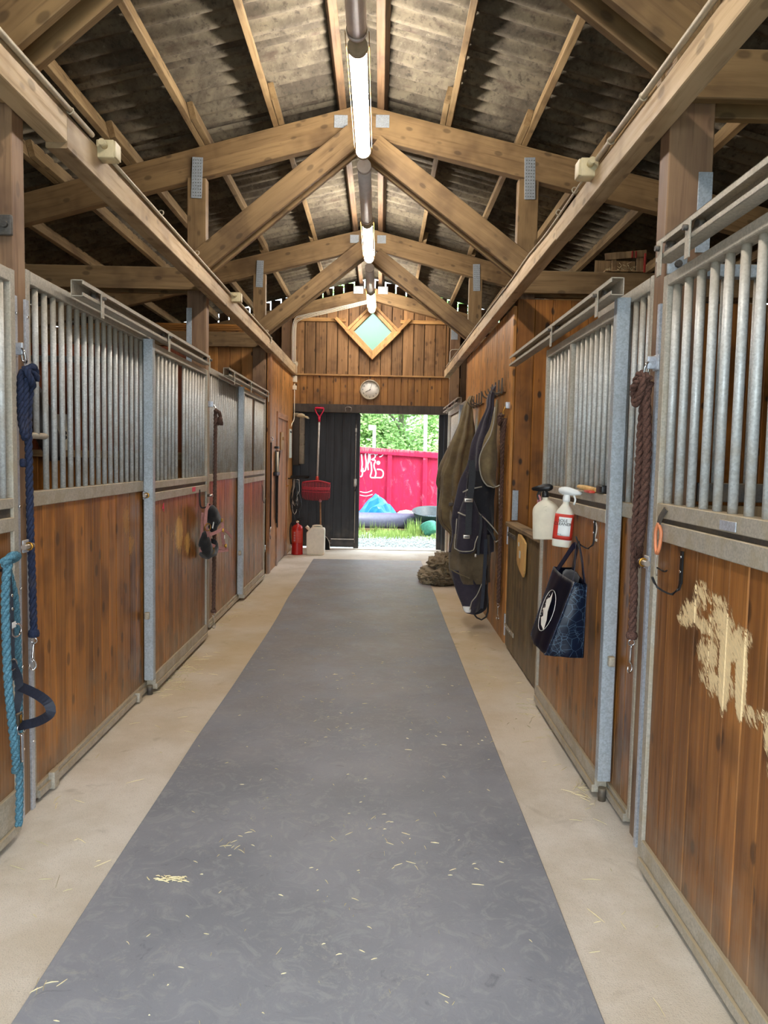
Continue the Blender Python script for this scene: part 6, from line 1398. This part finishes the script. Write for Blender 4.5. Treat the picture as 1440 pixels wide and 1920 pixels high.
V = [(-3.55, hy, 1.28, 0.30), (-3.90, hy, 1.30, 0.27), (-3.15, hy, 1.20, 0.31), (-2.75, hy, 1.25, 0.28), (-2.45, hy, 1.38, 0.20), (-2.25, hy, 1.62, 0.15), (-2.08, hy + 0.02, 1.88, 0.115), (-1.98, hy + 0.03, 1.98, 0.095), (-1.90, hy + 0.05, 1.84, 0.095), (-1.82, hy + 0.07, 1.66, 0.07), (-1.78, hy + 0.08, 1.55, 0.058), (-1.77, hy + 0.085, 1.49, 0.045)]
E_ = [(0, 1), (0, 2), (2, 3), (3, 4), (4, 5), (5, 6), (6, 7), (7, 8), (8, 9), (9, 10), (10, 11)]
for s in (-1, 1):
    b = len(V); V += [(-2.62, hy + s * 0.15, 1.00, 0.12), (-2.58, hy + s * 0.15, 0.62, 0.062), (-2.58, hy + s * 0.15, 0.30, 0.042), (-2.55, hy + s * 0.15, zf + 0.10, 0.048)]; E_ += [(3, b), (b, b + 1), (b + 1, b + 2), (b + 2, b + 3)]
    b = len(V); V += [(-3.90, hy + s * 0.16, 0.98, 0.16), (-3.74, hy + s * 0.16, 0.80, 0.09), (-4.05, hy + s * 0.16, 0.55, 0.058), (-4.0, hy + s * 0.16, 0.28, 0.042), (-3.95, hy + s * 0.16, zf + 0.10, 0.048)]; E_ += [(1, b), (b, b + 1), (b + 1, b + 2), (b + 2, b + 3), (b + 3, b + 4)]
    for j in (0,): pass
skin('body', V, E_, M_HORSE, hs)
for x_ in (-2.54, -3.94):
    for s in (-1, 1): lathe('hoof', [(0.065, 0.0), (0.060, 0.04), (0.050, 0.09)], (x_, hy + s * (0.15 if x_ > -3 else 0.16), zf), M_HOOF, hs, 14)
for s in (-1, 1):
    skin('ear', [(-1.99, hy + 0.03 + s * 0.06, 2.03, 0.028), (-1.98, hy + 0.03 + s * 0.075, 2.09, 0.026), (-1.97, hy + 0.03 + s * 0.08, 2.15, 0.008)], [(0, 1), (1, 2)], M_HORSE, hs, 2)
    bm = bmesh.new(); bmesh.ops.create_uvsphere(bm, u_segments=12, v_segments=8, radius=0.022, matrix=Matrix.Translation((-1.86, hy + 0.055 + s * 0.082, 1.84)))
    for f in bm.faces: f.smooth = True
    finish('eye', bm, M_EYE, hs)
    rbox('nostril', (-1.735, hy + 0.085 + s * 0.028, 1.51), (0.012, 0.012, 0.022), M_EYE, hs, 0.005)
blob('mane', [(-1.98, hy + 0.03, 2.07), (-2.10, hy + 0.05, 2.02), (-2.25, hy + 0.05, 1.82), (-2.42, hy + 0.04, 1.62)], 0.05, M_HORSE2, hs, amp=0.2)
blob('forelock', [(-1.95, hy + 0.03, 2.07), (-1.90, hy + 0.04, 2.0), (-1.85, hy + 0.05, 1.92)], 0.03, M_HORSE2, hs, amp=0.2)
blob('tail', [(-4.15, hy, 1.40), (-4.25, hy, 1.1), (-4.24, hy, 0.7), (-4.2, hy, 0.4)], 0.07, M_HORSE2, hs, amp=0.1)

# ================================================================== OUTSIDE
YC = 17.2
sc_ = thing('skip_container', 'large scuffed red steel container with ribs and white graffiti outside the doorway', 'container', (0.4, YC, 0))
def ctop(x): return 1.745 - 0.052 * (x - 0.4)
x0c, x1c = -3.6, 4.6
poly_prism('container_side', [(x0c, 0.30), (x1c, 0.30), (x1c, ctop(x1c) - 0.03), (x0c, ctop(x0c) - 0.03)], 'xz', YC, YC + 0.03, M_CONT, sc_)
for (a, b, y_, h_) in ((x0c, x1c, -0.07, 0.14), ): poly_prism('top_rim', [(a, ctop(a) - h_), (b, ctop(b) - h_), (b, ctop(b)), (a, ctop(a))], 'xz', YC + y_, YC + 0.03, M_CONT, sc_, 0.01)
M_CONTD = plain('dark_red_steel', '8c1a30', 0.6, var=0.15, scale=5)
poly_prism('base_rail', [(x0c, -0.05), (x1c, -0.05), (x1c, 0.33), (x0c, 0.33)], 'xz', YC - 0.02, YC + 0.03, M_CONTD, sc_)
for k in range(10):
    xr_ = -3.1 + 0.815 * k + 0.02; poly_prism('rib', [(xr_, 0.28), (xr_ + 0.10, 0.28), (xr_ + 0.10, ctop(xr_) - 0.12), (xr_, ctop(xr_) - 0.12)], 'xz', YC - 0.06, YC, M_CONT, sc_, 0.012)
box('end_panel', x0c, x0c + 0.04, YC, YC + 2.3, 0.2, 1.9, M_CONT, sc_); box('end_panel', x1c - 0.04, x1c, YC, YC + 2.3, 0.2, 1.5, M_CONT, sc_); box('back_panel', x0c, x1c, YC + 2.28, YC + 2.32, 0.2, 1.55, M_CONT, sc_, axis='x'); box('floor_panel', x0c, x1c, YC, YC + 2.3, 0.15, 0.2, M_CONTD, sc_, axis='x')
M_GRAF = plain('white_spray_paint', 'f2f0f4', 0.7, var=0.05)
def gr_(pts, w_=0.030): ribbon('graffiti_stroke', [(x, YC - 0.006, z) for x, z in pts], w_, 0.004, (0, 1, 0.001), M_GRAF, sc_, 0.02)
gr_([(-0.42, 1.62), (-0.40, 1.4), (-0.415, 1.22)]); gr_([(-0.415, 1.22), (-0.33, 1.25), (-0.31, 1.42), (-0.33, 1.62), (-0.28, 1.66), (-0.25, 1.6), (-0.27, 1.4), (-0.26, 1.26)]); gr_([(-0.27, 1.40), (-0.22, 1.5), (-0.22, 1.62), (-0.12, 1.63), (-0.11, 1.55), (-0.18, 1.50), (-0.10, 1.48), (-0.13, 1.36), (-0.08, 1.2), (-0.10, 1.10)])
gr_([(-0.20, 1.45), (-0.18, 1.25), (-0.20, 1.10), (-0.05, 1.09), (0.06, 1.10), (0.09, 1.20), (0.04, 1.27), (-0.06, 1.28)]); gr_([(-0.08, 1.60), (-0.02, 1.66), (0.09, 1.665), (0.04, 1.58), (-0.01, 1.57)], 0.025)
rod('graffiti_dot', (-0.03, YC - 0.008, 1.43), (-0.03, YC, 1.43), 0.045, M_GRAF, sc_, 16); gr_([(-0.44, 1.10), (-0.40, 1.13), (-0.38, 1.30)], 0.03); gr_([(-0.44, 0.76), (-0.3, 0.74), (-0.16, 0.79)], 0.018); gr_([(-0.44, 0.68), (-0.3, 0.66), (-0.15, 0.70)], 0.018)
# pipe, tarp, stone, tubs
pp = tag(rod('drain_pipe', (-3.2, 16.2, 0.155), (0.80, 16.2, 0.155), 0.20, M_PIPE, None, 28), 'thick grey plastic pipe lying on the grass in front of the container', 'pipe')
tp = thing('tarpaulin', 'crumpled blue tarpaulin heaped behind the grey pipe', 'tarpaulin', (0.0, 16.65, 0.1))
bm = bmesh.new(); bmesh.ops.create_icosphere(bm, subdivisions=4, radius=1.0)
for v in bm.verts:
    d = v.co.normalized(); n1 = 1 - abs(mnoise.noise(d * 2.2 + Vector((4, 1, 2)))) * 2; sh_ = max(0.0, 1 - abs(d.x) ** 1.3)
    v.co = Vector((-0.03 + d.x * 0.62, 16.7 + d.y * 0.30, max(-0.04, 0.08 + d.z * (0.16 + 0.50 * sh_) * (0.75 + 0.30 * n1))))
finish('tarpaulin_sheet', bm, M_TARP, tp)
sn = lathe('boulder', [(0.05, -0.05), (0.26, -0.02), (0.30, 0.12), (0.26, 0.26), (0.15, 0.36), (0.02, 0.39)], (0.62, 16.75, 0.0), M_STONE, None, 20)
for v in sn.data.vertices: v.co += Vector((mnoise.noise(v.co * 5), mnoise.noise(v.co * 5 + Vector((3, 0, 0))), 0)) * 0.04
tag(sn, 'pale rounded boulder between the tarpaulin and the black tub', 'stone')
tu = thing('feed_tub', 'black rubber tub tilted outside, stacked on a second black tub', 'tub', (1.15, 15.9, 0))
def tub(c, r, h, mat, tilt, par, az=0.0):
    R = Matrix.Translation(Vector(c)) @ Matrix.Rotation(az, 4, 'Z') @ Matrix.Rotation(tilt, 4, 'X'); bm = bmesh.new(); n = 36; rings = []
    for rr, z in ((r * 0.72, 0), (r * 0.97, h * 0.93), (r * 1.04, h), (r * 1.02, h * 1.03), (r * 0.93, h * 0.97), (r * 0.70, h * 0.08)): rings.append([bm.verts.new((rr * math.cos(2 * PI * k / n), rr * math.sin(2 * PI * k / n), z)) for k in range(n)])
    for i in range(5):
        for k in range(n): bm.faces.new((rings[i][k], rings[i][(k + 1) % n], rings[i + 1][(k + 1) % n], rings[i + 1][k])).smooth = True
    bm.faces.new(rings[0][::-1]); bm.faces.new(rings[-1]); bmesh.ops.recalc_face_normals(bm, faces=bm.faces)
    me = bpy.data.meshes.new('tub_shell'); bm.to_mesh(me); bm.free(); return finish('tub_shell', me, mat, par, R)
tub((1.12, 15.9, 0.14), 0.40, 0.30, M_TUB, math.radians(12), tu); tub((1.14, 15.9, -0.05), 0.40, 0.26, M_TUB, 0.0, tu)
lathe('water_surface', [(0.30, 0.0), (0.02, 0.001)], (1.10, 15.86, 0.30), M_WATER, tu, 24, (0.0, -0.1, 1))
tg = thing('feed_tub', 'green plastic tub tipped on its side in the grass beside the black tubs', 'tub', (0.95, 15.3, 0))
tub((1.08, 15.25, 0.02), 0.17, 0.20, M_TUBG, math.radians(-38), tg, 0.5)
# grass strip, gravel stones and planks under the pipe
tag(box('timber_beam', -3.0, 0.9, 15.93, 16.0, -0.05, 0.03, W_CHEW, None, 0.004, 'x'), 'weathered board lying in the grass in front of the grey pipe', 'board')
bm = bmesh.new()
def blade(x, y, z, h, lean, a, w_):
    d = Vector((math.cos(a), math.sin(a), 0)); s = Vector((-math.sin(a), math.cos(a), 0)) * w_; p = Vector((x, y, z)); m_ = p + d * lean * 0.4 + Vector((0, 0, h * 0.6)); e = p + d * lean + Vector((0, 0, h))
    a_, b_, c_, d2, e2 = [bm.verts.new(q) for q in (p - s, p + s, m_ + s * 0.7, m_ - s * 0.7, e)]
    bm.faces.new((a_, b_, c_, d2)); bm.faces.new((d2, c_, e2))
for k in range(9000):
    x = random.uniform(-2.5, 3.2); y = random.gauss(15.35, 0.30) if random.random() < 0.8 else random.uniform(14.6, 16.9)
    d = mnoise.noise(Vector((x * 1.7, y * 1.2, 0)))
    if d < -0.25 and random.random() < 0.7: continue
    blade(x, y, -0.05, random.uniform(0.03, 0.13) * (1 + d), random.uniform(-0.05, 0.05), random.uniform(0, 2 * PI), 0.007)
for k in range(120): blade(random.gauss(0.75, 0.1), random.gauss(15.4, 0.12), -0.05, random.uniform(0.2, 0.42), random.uniform(-0.12, 0.12), random.uniform(0, 2 * PI), 0.005)
for k in range(60): blade(random.choice((-0.05, 0.30, -0.35)) + random.gauss(0, 0.06), 15.6, -0.05, random.uniform(0.15, 0.34), random.uniform(-0.08, 0.08), random.uniform(0, 2 * PI), 0.005)
tag(finish('grass', bm, M_GRASS, None), 'rough green grass growing between the gravel and the grey pipe', 'grass', None, 'stuff')
bm = bmesh.new()
for k in range(1500):
    x = random.uniform(-1.2, 2.0); y = random.uniform(12.9, 15.2); r = random.uniform(0.008, 0.022); m_ = Matrix.Translation((x, y, -0.05 + r * 0.4)) @ Matrix.Rotation(random.uniform(0, 6), 4, 'Z') @ Matrix.Diagonal((1, random.uniform(0.6, 1), 0.6, 1)); bmesh.ops.create_icosphere(bm, subdivisions=1, radius=r, matrix=m_)
M_PEB = plain('pebble', 'b9c0bb', 0.85, var=0.3, scale=6)
tag(finish('gravel_stones', bm, M_PEB, None), 'grey gravel stones lying outside the threshold', 'gravel', None, 'stuff')
# far lawn, trees and poles
gl = box('ground', -14, 14, 19.8, 40, -0.05, 0.02, M_GRASS, None, 0.0, 'y'); gl['kind'] = 'structure'
def tree(label, x, y, h, r, mat, n, seed, trunk_r=0.12):
    t = thing('leafy_tree', label, 'tree', (x, y, 0), 'trees beyond the container'); rnd = random.Random(seed)
    tube('trunk', [(x, y, -0.05), (x + 0.05, y, h * 0.3), (x - 0.05, y + 0.05, h * 0.6), (x, y, h * 0.85)], trunk_r, M_TRUNK, t, 0.3, 10, rf=lambda u: 1.2 - 0.8 * u)
    for k in range(7):
        a = rnd.uniform(0, 6.28); z = h * rnd.uniform(0.25, 0.7); tube('branch', [(x, y, z), (x + math.cos(a) * r * 0.4, y + math.sin(a) * r * 0.4, z + 0.3 * r), (x + math.cos(a) * r * 0.8, y + math.sin(a) * r * 0.8, z + 0.5 * r)], trunk_r * 0.35, M_TRUNK, t, 0.3, 6, rf=lambda u: 1.1 - 0.8 * u)
    vs = []; fs = []; cl_ = [(rnd.gauss(0, 0.42) * r, rnd.gauss(0, 0.42) * r, h * rnd.uniform(0.12, 1.0)) for _ in range(46)]
    for k in range(n):
        c = rnd.choice(cl_); q = rnd.gauss(0, 1), rnd.gauss(0, 1), rnd.gauss(0, 1); p = Vector((x + c[0] + q[0] * 0.26, y + c[1] + q[1] * 0.26, max(0.1, c[2] + q[2] * 0.24))); s = rnd.uniform(0.05, 0.095)
        u = Vector((rnd.gauss(0, 1), rnd.gauss(0, 1), rnd.gauss(0, 0.5))).normalized(); v = u.orthogonal().normalized(); b = len(vs)
        vs += [p - u * s, p + v * s * 0.55, p + u * s, p - v * s * 0.55]; fs.append((b, b + 1, b + 2, b + 3))
    me = bpy.data.meshes.new('foliage'); me.from_pydata(vs, [], fs); finish('foliage', me, mat, t, Matrix())
tree('bushy green tree at the left of the doorway view, behind the graffiti', -1.3, 23.5, 5.6, 1.7, M_LEAF1, 15000, 1)
tree('leafy tree filling the middle of the doorway above the container', 0.7, 25.0, 6.2, 1.8, M_LEAF1, 16000, 2)
tree('light green tree at the right of the doorway view', 2.7, 23.0, 5.4, 1.7, M_LEAF2, 15000, 3)
tree('tall birch with a pale trunk behind the others', 1.9, 28.5, 9.0, 2.2, M_LEAF2, 14000, 4, 0.16)
tree('tall green tree behind the left of the doorway view', -2.6, 29.0, 9.0, 2.4, M_LEAF2, 14000, 5, 0.16)
tree('broad green tree farthest back, in the gap over the middle of the container', 0.3, 33.0, 5.0, 2.8, M_LEAF1, 16000, 7, 0.18)
tree('dark green tree far right beyond the container', 5.0, 27.0, 8.0, 2.3, M_LEAF1, 12000, 6, 0.16)
pl_ = thing('utility_pole', 'short pale post with a box on it rising behind the container at the left', 'pole', (-0.25, 21.0, 0))
box('pole_shaft', -0.21, -0.12, 20.98, 21.05, -0.05, 2.45, M_STONE, pl_); rbox('pole_box', (-0.26, 21.0, 2.38), (0.14, 0.1, 0.14), M_WHITE, pl_, 0.01)
pb = tag(rod('pole', (1.35, 22.0, -0.05), (1.30, 22.0, 4.5), 0.06, M_STONE, None, 14, 0.05), 'pale round post standing among the leaves at the right of the doorway view', 'pole')
